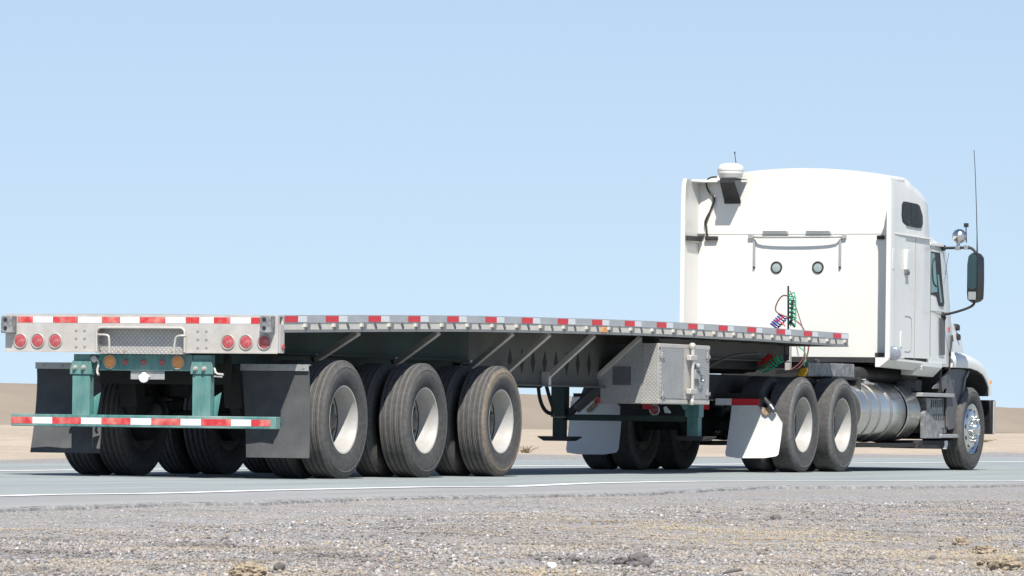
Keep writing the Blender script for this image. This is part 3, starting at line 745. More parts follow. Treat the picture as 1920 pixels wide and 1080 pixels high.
# doors on the right face
def SY(px): return S(px, 700, 1.287)[0]
def SZ(py, px=1280): return S(px, py, 1.287)[1]
XD = 1.2845
m = MB(); m.box(XD+.0005, XD+.012, SY(1238), SY(1281), SZ(747, 1240), SZ(652, 1240)); D1 = build('toolbox_door', m, M_door, TB, bevel=.003)
m = MB(); m.box(XD+.0005, XD+.012, SY(1294), SY(1328), SZ(748, 1300), SZ(653, 1300)); D2 = build('toolbox_door', m, M_door, TB, bevel=.003)
m = MB(); m.box(XD+.0005, XD+.010, SY(1234.5), SY(1329.5), SZ(651, 1235), SZ(644.5, 1235)); m.box(XD+.0005, XD+.010, SY(1234.5), SY(1329.5), SZ(756, 1240), SZ(749, 1240)); m.box(XD+.0005, XD+.008, SY(1281.5), SY(1293.5), SZ(749, 1285)+.002, SZ(651, 1285)-.002)
build('door_frame', m, M_alu, TB, bevel=.002)
yl_ = SY(1291); zA, zB = SZ(645, 1290), SZ(757, 1290)
m = MB(); m.tube([(XD+.045, yl_, zB), (XD+.045, yl_, zA-.05)], .019, 12); LKB = build('locking_bar', m, M_alu, TB, smooth=60)
for zz, r in ((zA-.02, .036), (zB+.02, .03)):
    mm = MB(); mm.lathe((XD+.04, yl_, zz), 'z', [(-.035, .008), (-.03, r*.7), (-.01, r), (.012, r), (.03, r*.6), (.034, 0)], 14); build('bar_end', mm, M_alu, LKB)
for zz in (SZ(671, 1290), SZ(734, 1290)):
    mm = MB(); mm.box(XD+.0125, XD+.068, yl_-.10, yl_+.08, zz-.028, zz+.028); build('bar_clamp', mm, M_alu, LKB, bevel=.008)
mm = MB(); y_, z_ = SY(1300), SZ(692, 1300)
mm.lathe((XD+.04, y_+.02, z_+.03), 'x', [(-.03, .03), (.02, .03), (.03, .02), (.032, 0)], 14); mm.bar((XD+.03, y_-.02, z_-.02), (XD+.03, y_+.24, z_-.05), .02, .035); mm.box(XD+.013, XD+.04, y_-.03, y_+.11, z_-.10, z_+.0)
build('latch_handle', mm, M_grey, TB, bevel=.003)
mm = MB(); mm.tube([(XD+.035, y_+.07, z_-.06), (XD+.04, y_+.06, z_-.12), (XD+.04, y_+.15, z_-.15), (XD+.04, y_+.19, z_-.10), (XD+.035, y_+.17, z_-.06)], .008, 8, smooth=2); build('padlock_shackle', mm, M_chrome, TB, smooth=60)
for px, py in ((1240, 668), (1325, 669), (1241, 740), (1325, 738)):
    y_, z_ = S(px, py, XD); mm = MB(); mm.box(XD+.0125, XD+.028, y_-.05, y_+.04, z_-.02, z_+.014); mm.cyl((XD+.02, y_-.03, z_-.045), (XD+.02, y_-.03, z_+.04), .008, n=8); build('hinge', mm, M_grey, TB, bevel=.002)

# --- landing gear
YL = 11.25
for sgn, px in ((-1, 1050), (1, 1302)):
    xc = R(px, 781, YL)[0]; zf = R(px, 826, YL)[1]
    m = MB(); m.box(xc-.075, xc+.075, YL-.07, YL+.07, R(px, 782, YL)[1], 1.19)
    m.box(xc-.06, xc+.06, YL-.055, YL+.055, zf+.03, R(px, 782, YL)[1]-.001)
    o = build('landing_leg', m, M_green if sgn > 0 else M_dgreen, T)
    m = MB(); m.prism([(xc-.20, zf+.035), (xc-.13, zf-.004), (xc+.13, zf-.004), (xc+.20, zf+.035), (xc+.195, zf+.045), (xc-.195, zf+.045)], 'y', YL-.13, YL+.13)
    build('foot_plate', m, M_black, o)
xL, xR_ = R(1050, 781, YL)[0], R(1302, 781, YL)[0]
zcx = R(1150, 783, YL)[1]
m = MB(); m.box(xL+.076, xR_-.076, YL-.03, YL+.03, zcx-.035, zcx+.03); build('cross_shaft', m, M_dgreen, T, bevel=.005)
q1 = R(1124, 728, YL); q0 = R(1067, 776, YL)
m = MB(); m.bar((q0[0], YL, q0[1]), (q1[0], YL, q1[1]+.05), .07); build('leg_brace', m, M_black, T, bevel=.01)
q1 = R(1119, 736, YL-.35); q0 = R(1086, 762, YL-.35)
m = MB(); m.cyl((q0[0]-.03, YL-.35, q0[1]-.03), (q1[0]+.06, YL-.35, q1[1]+.06), .045, n=16); build('brace_cylinder', m, M_plastic, T, smooth=60)
m = MB(); m.bar((xR_-.05, YL-.1, zcx+.1), (xR_-.22, YL-.1, zcx+.35), .05); build('leg_brace', m, M_green, T, bevel=.004)
m = MB(); m.box(R(1108, 700, YL)[0], R(1125, 700, YL)[0], YL+.2, YL+.25, .82, 1.2); build('hanger_bracket', m, M_black, T)
# air hoses hanging under the beam
for pts in ([(1009, 722), (1012, 750), (1022, 772), (1038, 777)], [(1024, 722), (1031, 748), (1040, 774)]):
    P = [R(px, py, 8.6) for px, py in pts]; m = MB(); m.tube([(x, 8.6, z) for x, z in P], .02, 8, smooth=2); build('air_hose', m, M_black, T, smooth=60)
m = MB(); P = [R(px, py, 12.0) for px, py in ((1331, 686), (1350, 675), (1380, 664), (1425, 662))]; m.tube([(x, 12.0, z) for x, z in P], .012, 8, smooth=2); build('air_hose', m, M_plastic, T, smooth=60)
# nose box for the air connectors
for a, b, c, d, mt in ((1438, 1455, 650, 664, M_grey), (1457, 1476, 650, 668, M_black)):
    x0, z0 = R(a, d, 14.5); x1, z1 = R(b, c, 14.5); m = MB(); m.box(x0, x1, 14.42, 14.58, z0, z1+.08); build('connector_box', m, mt, T, bevel=.006)
# upper coupler plate with king pin
m = MB(); m.prism([(11.3, 1.10), (13.6, 1.10), (14.55, 1.22), (14.55, 1.28), (11.3, 1.28)], 'x', -.64, .64); build('coupler_plate', m, M_grime, T)

# --- running gear
AX = (1.377, 3.143, 4.910)
for i, y in enumerate(AX):
    put_axle(y, T, P_tr, 1.137, mud=(None, None, M_tyremud)[i])
    m = MB(); m.cyl((-.95, y, .515), (.95, y, .515), .064, n=16); build('axle', m, M_grime, T)
    for s in (1, -1):
        m = MB(); m.lathe((s*.80, y, .515), 'x', [(-.20*s, .09), (-.19*s, .205), (-.0*s, .21), (.12*s, .2), (.13*s, .1)], 28); build('brake_drum', m, M_grime, T)
        m = MB(); m.lathe((s*.42, y-.22, .56), (0, -1, 0), [(-.08, .02), (-.07, .08), (-.01, .088), (.0, .098), (.012, .098), (.02, .088), (.10, .08), (.115, .04), (.12, 0)], 20); build('brake_chamber', m, M_black, T)
        m = MB(); m.lathe((s*.5, y+.28, .70), 'z', [(-.02, .05), (0, .13), (.06, .15), (.12, .13), (.17, .15), (.23, .13), (.28, .1), (.29, 0)], 20); build('air_spring', m, M_black, T)
        m = MB(); m.prism([(y-.62, .60), (y-.55, .52), (y+.1, .56), (y+.34, .60), (y+.34, .67), (y, .64), (y-.45, .70), (y-.62, .70)], 'x', s*.5-.045, s*.5+.045); build('trailing_arm', m, M_grime, T)
        m = MB(); m.prism([(y-.72, .98), (y-.46, .98), (y-.5, .60), (y-.64, .60)], 'x', s*.5-.08, s*.5+.08); build('axle_hanger', m, M_grime, T)
for s in (1, -1):
    m = MB(); m.box(s*.5-.06, s*.5+.06, .35, 5.45, .98, 1.07); build('slider_rail', m, M_dgreen, T)
for y in (.42, 2.2, 3.95, 5.4):
    m = MB(); m.box(-.62, .62, y, y+.03, .80, 1.06); build('suspension_crossplate', m, M_grime, T)

# ================================================================ TRACTOR
C = root('semi_truck', 'white sleeper-cab semi truck pulling the flatbed, seen from behind its right side', 'semi truck', 16.5)
for y in (13.441, 14.728):
    put_axle(y, C, P_dr, 1.087)
    m = MB(); m.cyl((-.9, y, .515), (.9, y, .515), .075, n=16); m.lathe((0, y-.02, .53), 'y', [(-.24, .02), (-.2, .13), (-.06, .21), (.06, .21), (.2, .1), (.22, 0)], 20); build('drive_axle', m, M_grime, C)
    for s in (1, -1):
        m = MB(); m.lathe((s*.78, y, .515), 'x', [(-.18*s, .09), (-.17*s, .2), (.1*s, .2), (.12*s, .1)], 24); build('brake_drum', m, M_grime, C)
put_axle(19.361, C, P_st, 1.095, dual=False, Rt=.488)
m = MB(); m.box(-.85, .85, 19.30, 19.42, .36, .46); build('front_axle', m, M_grime, C, bevel=.01)
for s in (1, -1):
    m = MB(); m.box(s*.43-.04, s*.43+.04, 12.45, 20.3, .78, 1.04); build('frame_rail', m, M_black, C)
    m = MB(); m.lathe((s*.75, 19.36, .488), 'x', [(-.1, .1), (-.1, .19), (.1, .19), (.1, .1)], 20); build('brake_drum', m, M_grime, C)
for y in (12.5, 14.08, 15.6, 17.2, 18.4):
    m = MB(); m.box(-.39, .39, y, y+.12, .80, 1.0); build('frame_cross_member', m, M_black, C)
for y in (13.44, 14.73):
    for s in (1, -1):
        m = MB(); m.lathe((s*.43, y+.3, .5), 'z', [(0, .12), (.05, .14), (.14, .12), (.2, .14), (.27, .1)], 18); build('air_spring', m, M_grime, C)
m = MB(); m.lathe((0, 14.0, 1.08), 'z', [(0, .42), (.05, .46), (.075, .45), (.075, 0)], 32); m.prism([(-.45, 1.1), (.45, 1.1), (.3, 1.06), (-.3, 1.06)], 'y', 13.0, 14.0); build('fifth_wheel', m, M_grime, C)
m = MB(); m.box(-.20, .20, 15.6, 19.2, .55, 1.0); m.box(-.42, .42, 17.9, 20.0, .6, 1.3); build('engine_and_gearbox', m, M_grime, C)

# --- rear light bar and white mud flaps
YF = 12.62
for s, (pa, pb, bx0, bx1) in ((1, (1372, 1467, 1344, 1425)), (-1, (1078, 1165, 1076, 1163))):
    z1 = R(1400, 757.5, YF)[1]; zB = R(1400, 860, YF)[1]
    if s == 1: q = [(1372, 760), (1421, 760), (1433, 772), (1455, 774), (1467, 793)]; bl, br = 1358, 1458; py_b = 859
    else: q = [(1070, 752), (1120, 752), (1140, 752), (1155, 755), (1166, 765)]; bl, br = 1060, 1158; py_b = 852
    top = [R(a, b, YF) for a, b in q]
    secs = []
    for i in range(11):
        t = i/10; row = []
        yo = YF-.10*t**1.6
        for j, (x, z) in enumerate(top):
            xb_ = R(bl+(br-bl)*j/4, py_b, YF-.10)[0]; zB_ = R(bl+(br-bl)*j/4, py_b, YF-.1)[1]
            tt = t
            if j in (0, 4) and i == 10: zB_ += .02; xb_ += .018*(1 if j == 0 else -1)
            row.append((x+(xb_-x)*tt, yo, z+(zB_-z)*tt))
        secs.append(row+[(x, y+.006, z) for x, y, z in row[::-1]])
    FL = build('mud_flap', MB().loft(secs), M_flapw, C, smooth=60)
    # hanger arm and sprung weight
    x0, zc0 = R(bx0, 752, YF+.05); x1, _ = R(bx1, 752, YF+.05)
    m = MB(); m.box(x0, x1, YF+.03, YF+.09, zc0+.02, zc0+.085); build('flap_hanger', m, M_grime, C)
    if s == 1:
        xm = R(1371, 752, YF)[0]; m = MB(); m.box(x0, xm, YF+.010, YF+.028, zc0-.042, zc0+.028, 1); m.box(xm, x1, YF+.010, YF+.028, zc0-.042, zc0+.028, 0)
        build('light_bar', m, [M_redclean, M_whtape], C)
        pA, pB = R(1425, 738, YF-.05), R(1453, 771, YF-.05)
        m = MB(); m.cyl((pA[0], YF-.05, pA[1]), (pB[0], YF-.05, pB[1]), .027, n=16); WG = build('flap_weight', m, M_black, C, smooth=60)
        p2 = (pA[0]*.35+pB[0]*.65, pA[1]*.35+pB[1]*.65); m = MB(); m.cyl((p2[0], YF-.05, p2[1]), (p2[0]+.055, YF-.05, p2[1]-.066), .0285, n=16); build('sleeve', m, M_chrome, WG, smooth=60)
        c1 = R(1433, 770, YF-.02); m = MB(); m.prism([(c1[0]-.04, c1[1]+.04), (c1[0]+.05, c1[1]+.03), (c1[0]+.07, c1[1]-.02), (c1[0]+.02, c1[1]-.055), (c1[0]-.02, c1[1]-.03)], 'y', YF-.03, YF-.012); build('flap_clamp', m, M_rust, C, bevel=.003)
    else:
        xm = R(1113, 752, YF)[0]; m = MB(); m.box(xm, x1, YF-.012, YF-.002, zc0-.02, zc0+.045, 0); m.box(x0, xm, YF-.012, YF-.002, zc0-.02, zc0+.045, 1); build('light_bar', m, [M_redclean, M_whtape], C)
        c1 = R(1110, 757, YF-.02); m = MB(); m.tube([(c1[0]+.05, YF-.03, c1[1]+.05), (c1[0]-.0, YF-.03, c1[1]-.02), (c1[0]-.06, YF-.03, c1[1]-.07), (c1[0]-.03, YF-.03, c1[1]-.09), (c1[0]+.04, YF-.03, c1[1]-.0)], .011, 8, smooth=1); build('flap_clamp', m, M_rust, C, smooth=60)
# tail crossmember, lamps
x, z = R(1227.5, 768.6, 12.4); lamp('tail_lamp', x, z, .05, M_redlens, 12.4, C, bez=M_whtape)
m = MB(); m.box(-.5, .42, 12.405, 12.44, z-.10, z+.10); build('rear_cross_member', m, M_grime, C)
xo, zo = R(1250, 768, 12.395); m = MB(); m.prism([(xo-.035, zo+.02), (xo-.01, zo+.04), (xo+.05, zo-.02), (xo+.045, zo-.04), (xo-.02, zo-.035)], 'y', 12.385, 12.403); build('reversing_lamp', m, M_clear, C, bevel=.003)
x0, z0 = R(1205, 767, 12.39); x1, z1 = R(1222, 757, 12.39); m = MB(); m.box(x0, x1, 12.38, 12.403, z0, z1); build('light_bar', m, M_redclean, C)
x0, z0 = R(1320, 768, 12.39); x1, z1 = R(1329, 757, 12.39); m = MB(); m.box(x0, x1, 12.38, 12.403, z0, z1); build('light_bar', m, M_redclean, C)

# --- deck gear behind the cab
YQ = 15.45
def Q(px, py, y=YQ): x, z = R(px, py, y); return (x, y, z)
m = MB(); a, b = Q(1473, 697), Q(1483, 645); m.box(a[0], b[0], YQ-.03, YQ+.03, a[2], b[2]+.05); PO = build('hose_post', m, M_alu, C, bevel=.004)
m = MB(); m.tube([Q(1478, 650), Q(1478, 536)], .011, 10); build('hose_pole', m, M_black, C, smooth=60)
m = MB(); m.tube([Q(1484.5, 600, 15.35), Q(1486, 562, 15.35)], .016, 8); m.tube([Q(1484.5, 600, 15.35), Q(1481, 602, 15.4), Q(1490, 612, 15.35)], .016, 8); build('electric_coil_grip', m, M_black, C, smooth=60)
def coil(p0, p1, r, turns, wire, mat, name='coiled_hose', tail0=None, tail1=None, squash=1):
    p0, p1 = Vector(p0), Vector(p1); A = (p1-p0).normalized(); N = A.orthogonal().normalized(); B = A.cross(N); pts = []
    n = turns*12
    for i in range(n+1):
        t = i/n; a = 2*math.pi*turns*t; rr = r*(1+.12*math.sin(5.3*t*turns)); pts.append(p0.lerp(p1, t)+N*rr*math.cos(a)+B*rr*math.sin(a)*squash)
    if tail0: pts = [Vector(q) for q in tail0]+pts
    if tail1: pts += [Vector(q) for q in tail1]
    m = MB(); m.tube(pts, wire, 6); return build(name, m, mat, C, smooth=60)
coil(Q(1484, 553, 15.38), Q(1488, 600, 15.38), .035, 6, .0085, M_greenhose, tail0=[Q(1491, 612, 15.3), Q(1492, 590, 15.32), Q(1492, 560, 15.34), Q(1489, 548, 15.36)], tail1=[Q(1479, 604, 15.4), Q(1483, 611, 15.38)])
coil(Q(1451, 614), Q(1468, 592), .052, 6, .008, M_bluehose)
coil(Q(1426, 684, 13.5), Q(1450, 670, 13.5), .05, 7, .009, M_redhose)
coil(Q(1428, 694, 13.45), Q(1464, 672, 13.45), .045, 7, .0095, M_greenhose)
for pts, mt, r in (([(1478, 555), (1468, 553), (1459, 563), (1453, 578), (1456, 586), (1469, 592), (1490, 599), (1503, 610), (1508, 620)], M_brownhose, .0085),
                ([(1481, 545), (1488, 560), (1497, 590), (1506, 618)], M_brownhose, .006),
                ([(1471, 592), (1462, 600), (1450, 600), (1466, 604), (1472, 612)], M_redhose, .007),
                ([(1508, 645), (1509, 668), (1500, 682), (1483, 694)], M_brownhose, .009),
                ([(1517, 645), (1514, 668), (1503, 686), (1490, 697)], M_brownhose, .009),
                ([(1498, 650), (1508, 657), (1512, 668), (1508, 686)], M_greenhose, .009),
                ([(1493, 645), (1497, 668)], M_grey, .008)):
    m = MB(); m.tube([Q(px, py, 15.4) for px, py in pts], r, 8, smooth=2); build('air_line', m, mt, C, smooth=60)
m = MB(); m.tube([Q(1456, 698, 14.25), Q(1480, 696.5, 14.25), Q(1507, 694, 14.25)], .018, 10); m.tube([Q(1496, 695.3, 14.25), Q(1507, 694, 14.25)], .026, 10); build('release_handle', m, M_alu, C, smooth=60)
m = MB(); P = [Q(px, py, 14.2) for px, py in ((1496, 705), (1501, 697), (1504, 690), (1517, 689), (1517, 697), (1511, 706))]; m.prism([(p[0], p[2]) for p in P], 'y', 14.13, 14.22); build('glad_hand', m, M_yellow, C, bevel=.012)
# plate box above the rear drive tyre, black fender behind
xp = 1.0
(y0, z0), (y1, z1) = S(1516, 705, xp), S(1602, 680, xp)
m = MB(); m.prism([(S(1516, 705, xp)), (S(1602, 708, xp)), (S(1602, 683, xp)), (S(1516, 679, xp))], 'x', xp-.05, xp); build('side_box', m, M_spk, C, bevel=.008)
y0, z0 = S(1600, 706, 1.05); m = MB(); m.box(.6, 1.06, y0-.75, y0+.12, z0-.04, z0-.01); m.box(.75, 1.10, y0+.10, y0+.13, z0-.5, z0-.01); build('fender_bracket', m, M_black, C, bevel=.006)
m = MB(); m.lathe((xp-.1, S(1547, 676, xp)[0], S(1547, 679, xp)[1]), 'z', [(-.02, .03), (.02, .035), (.03, .0)], 12); build('filler_knob', m, M_alu, C)

# --- cab and sleeper
XS = 1.245
YC = S(1668, 500, XS)[0]                # rear edge of the side fairings
YPn = YC+.50                            # rear wall of the sleeper
YSF = S(1745, 560, XS)[0]               # front edge of the sleeper side
YDF = S(1776, 600, XS)[0]               # front edge of the door
zlo = S(1668, 669, XS)[1]
print('cab', YC, YPn, YSF, YDF, zlo)
def section(y, w, zt, zbm, r, crown, n=7):
    pts = [(-w, y, zbm), (w, y, zbm)]
    half = []
    for i in range(n+1):
        a = math.radians(90*i/n); half.append((w-r+r*math.cos(a), zt-r+r*math.sin(a)))
    xs = [(w-r)*(1-j/4) for j in range(1, 5)]
    half += [(x, zt+crown*(1-(x/(w-r))**2)) for x in xs]
    L = [(x, y, z) for x, z in half]+[(-x, y, z) for x, z in half[::-1][1:]]
    return pts[:0]+[(w, y, zbm)]+L+[(-w, y, zbm)]
# roof heights from the side outline
zr = R(1655, 329, YPn)[1]
roofpts = [(YPn, zr-.0), (YPn+.30, zr), (S(1703, 339, 1.15)[0], S(1703, 340, 1.15)[1]), (S(1718, 350, 1.15)[0], S(1718, 350, 1.15)[1]), (S(1727, 361, 1.15)[0], S(1727, 362, 1.15)[1])]
yb_, zb_ = S(1743, 440, 1.2)
secs = [section(roofpts[0][0], 1.235, zr-.01, zlo, .16, .10), section(roofpts[1][0], 1.235, zr, zlo, .16, .10)]
for (y, z), r in zip(roofpts[2:], (.16, .17, .18)): secs.append(section(y, 1.235, z, zlo, r, .10))
secs.append(section((roofpts[-1][0]+YSF)/2, 1.235, (roofpts[-1][1]*.5+zb_*.5), zlo, .2, .08)); secs.append(section(YSF, 1.235, zb_, zlo, .2, .06))
print('roof', roofpts, yb_, zb_)
SB = build('sleeper_body', MB().loft(secs), M_white, C, smooth=35)
# day cab
yt, ztp = S(1767, 456, 1.15)
def csec(y, w, ztp_, zbm=None, cr=.05): return section(y, w, ztp_, zbm or zlo-.08, .14, cr)
secs = [csec(YSF+.001, 1.215, S(1744, 431, 1.1)[1]), csec(YSF+.18, 1.215, S(1753, 440, 1.15)[1]), csec(yt, 1.20, ztp)]
yA, zA_ = S(1778, 600, 1.15); secs += [csec(yA, 1.19, zA_+.05, cr=.02), csec(yA+.05, 1.17, zA_-.25, cr=.02)]
DC = build('day_cab', MB().loft(secs), M_white, C, smooth=35)
m = MB(); m.lathe((1.0, YSF+.06, S(1744, 430, 1.0)[1]-.0), (0, 0, 1), [(-.03, .03), (.0, .035), (.03, .0)], 12); build('roof_lamp', m, M_orlens, DC)
# side fairings, with their lower edge sweeping in
for s in (1, -1):
    zT = S(1668, 331, XS)[1]
    for_poly = [(YC, zlo), (YC+.06, zT-.50), (YC+.02, zT-.18), (YC+.0, zT-.04), (YC+.06, zT+.0), (YPn+.02, zr-.1), (YPn+.02, zlo)]
    for_poly = [(YC-.0, zlo-.01), (YC, zT), (YPn+.30, zT+.0), (YPn+.30, zlo-.01)]
    m = MB(); secs = []
    for y, xo, th in ((YC, 1.255, .05), (YC+.05, 1.262, .045), (YC+.16, 1.252, .03), (YC+.32, 1.248, .025), (YPn+.06, 1.2465, .02)):
        zt_ = zT-.0 if y < YPn else zT
        nn = 6; row = []
        Zs = [zlo-.012, zlo+.5, zlo+1.2, zT-.35, zT-.10, zT-.005]
        inn = [0, 0, 0, 0, .004, .020]
        row = [(s*(xo-i_), y, z) for z, i_ in zip(Zs, inn)]+[(s*(xo-th-i_), y, z) for z, i_ in list(zip(Zs, inn))[::-1]]
        secs.append(row)
    SF = build('side_fairing', m.loft(secs), M_white, C, smooth=50)
    m = MB(); m.prism([(s*1.235, YC+(.14 if s < 0 else .03)), (s*1.235, YPn+.02), (s*(.78 if s < 0 else 1.08), YPn+.02), (s*(.80 if s < 0 else 1.10), YPn-.02), (s*(1.12 if s < 0 else 1.19), YC+(.34 if s < 0 else .15))], 'z', zT-.04, zT-.006); build('roof_extender', m, M_white, C, bevel=.012)
# skirt below the sleeper and door, swept inwards
m = MB(); yA2 = YDF-.02
zs = lambda y, d: zlo-.01-(y-YC)*.02-d
m.loft([[(1.252, y, zs(y, 0)), (1.252, y, zs(y, .025)), (1.15, y, zs(y, .105)), (1.10, y, zs(y, .105)), (1.10, y, zs(y, 0))] for y in (YC-.03, YSF-.3)])
build('sleeper_skirt', m, M_white, C, smooth=25)
m = MB(); m.loft([[(1.225, y, zs(y, 0)), (1.225, y, zs(y, .05)), (1.12, y, zs(y, .155)), (1.0, y, zs(y, .155)), (1.0, y, zs(y, 0))] for y in (YSF-.295, YDF-.12)]+[[(1.20, YDF, zs(YDF, 0)), (1.20, YDF, zs(YDF, .02)), (1.12, YDF, zs(YDF, .05)), (1.0, YDF, zs(YDF, .05)), (1.0, YDF, zs(YDF, 0))]])
build('step_skirt', m, M_white, C, smooth=25)
m = MB(); m.box(-1.2, 1.2, YPn, YDF, zlo-.06, zlo-.002); build('cab_floor', m, M_black, C)
m = MB(); m.box(-.95, .50, YPn+.05, YDF-.1, .98, zlo-.062); build('dark_gap_filler', m, M_grime, C)  # added dark box closing the bright gap under the sleeper
# side faces: seams, ledges, panels (right side)
XF = 1.236
def strip(name, pts, w, mat, par, x=XF, t=.003, closed=False):
    P = [S(px, py, x) for px, py in pts]; m = MB()
    P3 = [(x+t/2, y, z) for y, z in P]
    if closed: P3.append(P3[0])
    for a, b in zip(P3, P3[1:]): m.bar(a, b, w, t, up=(1, 0, 0))
    return build(name, m, mat, par)
# ledge between roof cap and side, then window
m = MB(); P = [S(a, b, XF) for a, b in ((1670, 438), (1742.5, 450), (1742.5, 447.5), (1670, 435.5))]; m.prism(P, 'x', XF-.01, XF+.022); build('body_ledge', m, M_white, SB, bevel=.004)
strip('panel_seam', [(1681, 440), (1681, 665)], .008, M_seam, SB); strip('panel_seam', [(1717, 447), (1714, 675)], .006, M_seam, SB); 
strip('compartment_seam', [(1682, 597), (1684, 592), (1688, 591), (1706, 594), (1708.5, 598), (1709.5, 620), (1708, 656), (1704, 660), (1686, 658), (1683, 650)], .008, M_seam, SB, closed=True)
m = MB(); P = S(1687.5, 638, XF); m.box(XF, XF+.02, P[0]-.03, P[0]+.03, P[1]-.08, P[1]+.10); build('compartment_latch', m, M_white, SB, bevel=.008)
m = MB(); a = S(1697, 468, XF); b = S(1697.5, 507, XF); m.box(XF+.0, XF+.045, a[0]-.06, a[0]+.06, b[1], a[1]); build('side_handle', m, M_white, SB, bevel=.015)
m = MB(); m.box(XF+.0, XF+.04, a[0]-.05, a[0]+.07, b[1]-.05, b[1]-.005); build('handle_foot', m, M_plastic, SB, bevel=.008)
m = MB(); a = S(1672, 466, XS); b = S(1672, 505, XS); m.box(XS, XS+.02, a[0]-.02, a[0]+.05, b[1], a[1]); build('fairing_latch', m, M_white, SB, bevel=.008)
# sleeper window
wp = [(1689, 383), (1692, 377.5), (1698, 378), (1719, 382.5), (1723, 386), (1728.5, 404), (1729, 420), (1726, 427.5), (1720, 427.5), (1696, 422.5), (1690, 417), (1688, 404)]
m = MB(); m.prism([S(a, b, XF) for a, b in wp], 'x', XF-.01, XF+.012); WF = build('sleeper_window', m, M_black, SB, bevel=.004)
def shrink(pts, k, dx=0, dy=0): 
    cx_ = sum(p[0] for p in pts)/len(pts); cy_ = sum(p[1] for p in pts)/len(pts); return [(cx_+(p[0]-cx_)*k+dx, cy_+(p[1]-cy_)*k+dy) for p in pts]
inn = shrink(wp, .80)
for lo_, hi_, mt in ((1600, 1704.5, M_dglass), (1708, 1800, M_dglass)):
    pp = [(min(max(a, lo_), hi_), b) for a, b in inn]; q = []
    for p in pp:
        if not q or abs(p[0]-q[-1][0])+abs(p[1]-q[-1][1]) > .5: q.append(p)
    m = MB(); m.prism([S(a, b, XF+.012) for a, b in q], 'x', XF+.0125, XF+.015); build('pane', m, mt, WF)
# door: window, seams, vent strip
XDr = 1.216
wd = [(1744.8, 471), (1762.5, 474), (1766, 520), (1770.5, 568), (1769, 575), (1761, 573), (1756, 555), (1744.8, 552)]
m = MB(); m.prism([S(a, b, XDr) for a, b in wd], 'x', XDr-.02, XDr+.003); DW = build('door_window', m, M_black, DC, bevel=.002)
m = MB(); m.prism([S(a, b, XDr) for a, b in ((1745.3, 474), (1752, 476), (1757, 547), (1745.3, 549))], 'x', XDr+.0035, XDr+.005); build('pane', m, M_glass, DW)
m = MB(); m.prism([S(a, b, XDr) for a, b in ((1757, 515), (1759.5, 515), (1766, 567), (1762.5, 567))], 'x', XDr+.0035, XDr+.005); build('pane', m, M_glass, DW)
m = MB(); P = [(XDr+.007, *S(a, b, XDr)) for a, b in ((1752.5, 484), (1747.5, 489), (1747, 515), (1749.5, 532), (1755, 537))]; m.tube(P, .008, 6, smooth=1); build('window_vent_frame', m, M_black, DW, smooth=60)
strip('door_seam', [(1744.5, 455), (1743.5, 668)], .02, M_seam, DC, x=XDr)
strip('door_seam', [(1742, 682), (1774, 684)], .012, M_seam, DC, x=XDr)
strip('door_crease', [(1745, 583), (1775, 586)], .008, M_seam, DC, x=XDr)
m = MB(); m.prism([S(a, b, XDr) for a, b in ((1761, 596), (1772, 598), (1771.5, 665), (1761.5, 666.5))], 'x', XDr-.02, XDr+.004); build('door_vent', m, M_plastic, DC, bevel=.004)
m = MB(); m.prism([S(a, b, XDr) for a, b in ((1743, 460), (1768, 463), (1766, 457), (1743, 455))], 'x', XDr-.03, XDr+.016); build('drip_rail', m, M_white, DC, bevel=.003)
m = MB(); a = S(1679, 673, XS); 
lampx, lampy, lampz = XS+.05, S(1676, 663, XS+.05)[0], S(1676, 663, XS+.05)[1]
m.lathe((lampx, lampy, lampz), (.25, -1, 0), [(-.10, .0), (-.09, .045), (-.05, .075), (-.01, .085), (.0, .085), (.002, .075)], 24); WL = build('work_lamp', m, M_chrome, SB, smooth=60)
m = MB(); m.lathe((lampx, lampy, lampz), (.25, -1, 0), [(.002, .074), (.012, .05), (.016, 0)], 24); build('lens', m, M_lampglass, WL, smooth=60)

# --- rear wall fittings
YW = YPn
def W(px, py): return R(px, py, YW)
def wbox(name, x0, y0, x1, y1, out, mat, bev=.003, par=None, gap=.0):
    a = W(x0, y1); b = W(x1, y0); m = MB(); m.box(a[0], b[0], YW-out, YW+.002, a[1], b[1]); return build(name, m, mat, par or SB, bevel=bev)
wbox('wall_seam', 1322, 438.2, 1652, 439.6, .003, M_seam, 0)
wbox('wall_seam', 1493.5, 447, 1494.3, 560, .002, M_whtape, 0)
for a, b in ((1431, 1479), (1512, 1559)):
    o = wbox('air_vent', a, 432.5, b, 440, .03, M_rail, .006)
    p, q = W(a, 436), W(b, 436); m = MB()
    for k in range(3): m.box(p[0]+.01, q[0]-.01, YW-.034, YW-.0305, p[1]-.014+k*.014, p[1]-.010+k*.014)
    build('louvre', m, M_strap, o)
pts = [(1408, 444), (1415, 444.5), (1425, 445), (1565, 444), (1577, 443.5), (1585, 443)]
yo = (.02, .03, .085, .085, .03, .02); P = [(R(a, b, YW-o_)[0], YW-o_, R(a, b, YW-o_)[1]) for (a, b), o_ in zip(pts, yo)]
m = MB(); m.tube(P, .012, 10, smooth=2); GB = build('grab_bar', m, M_grey, SB, smooth=60)
for px in (1409, 1583):
    x, z = W(px, 444); m = MB(); m.box(x-.03, x+.03, YW-.035, YW-.001, z-.022, z+.022); build('bar_bracket', m, M_grey, SB, bevel=.004)
for px in (1414.5, 1575.5):
    x, z0 = W(px, 500); z1 = W(px, 449)[1]; m = MB(); m.box(x-.012, x+.012, YW-.022, YW-.001, z0, z1); build('vertical_strut', m, M_grey, SB, bevel=.003)
    m = MB(); m.box(x-.012, x+.012, YW-.026, YW-.001, z0-.02, z0-.001); build('strut_foot', m, M_black, SB, bevel=.003)
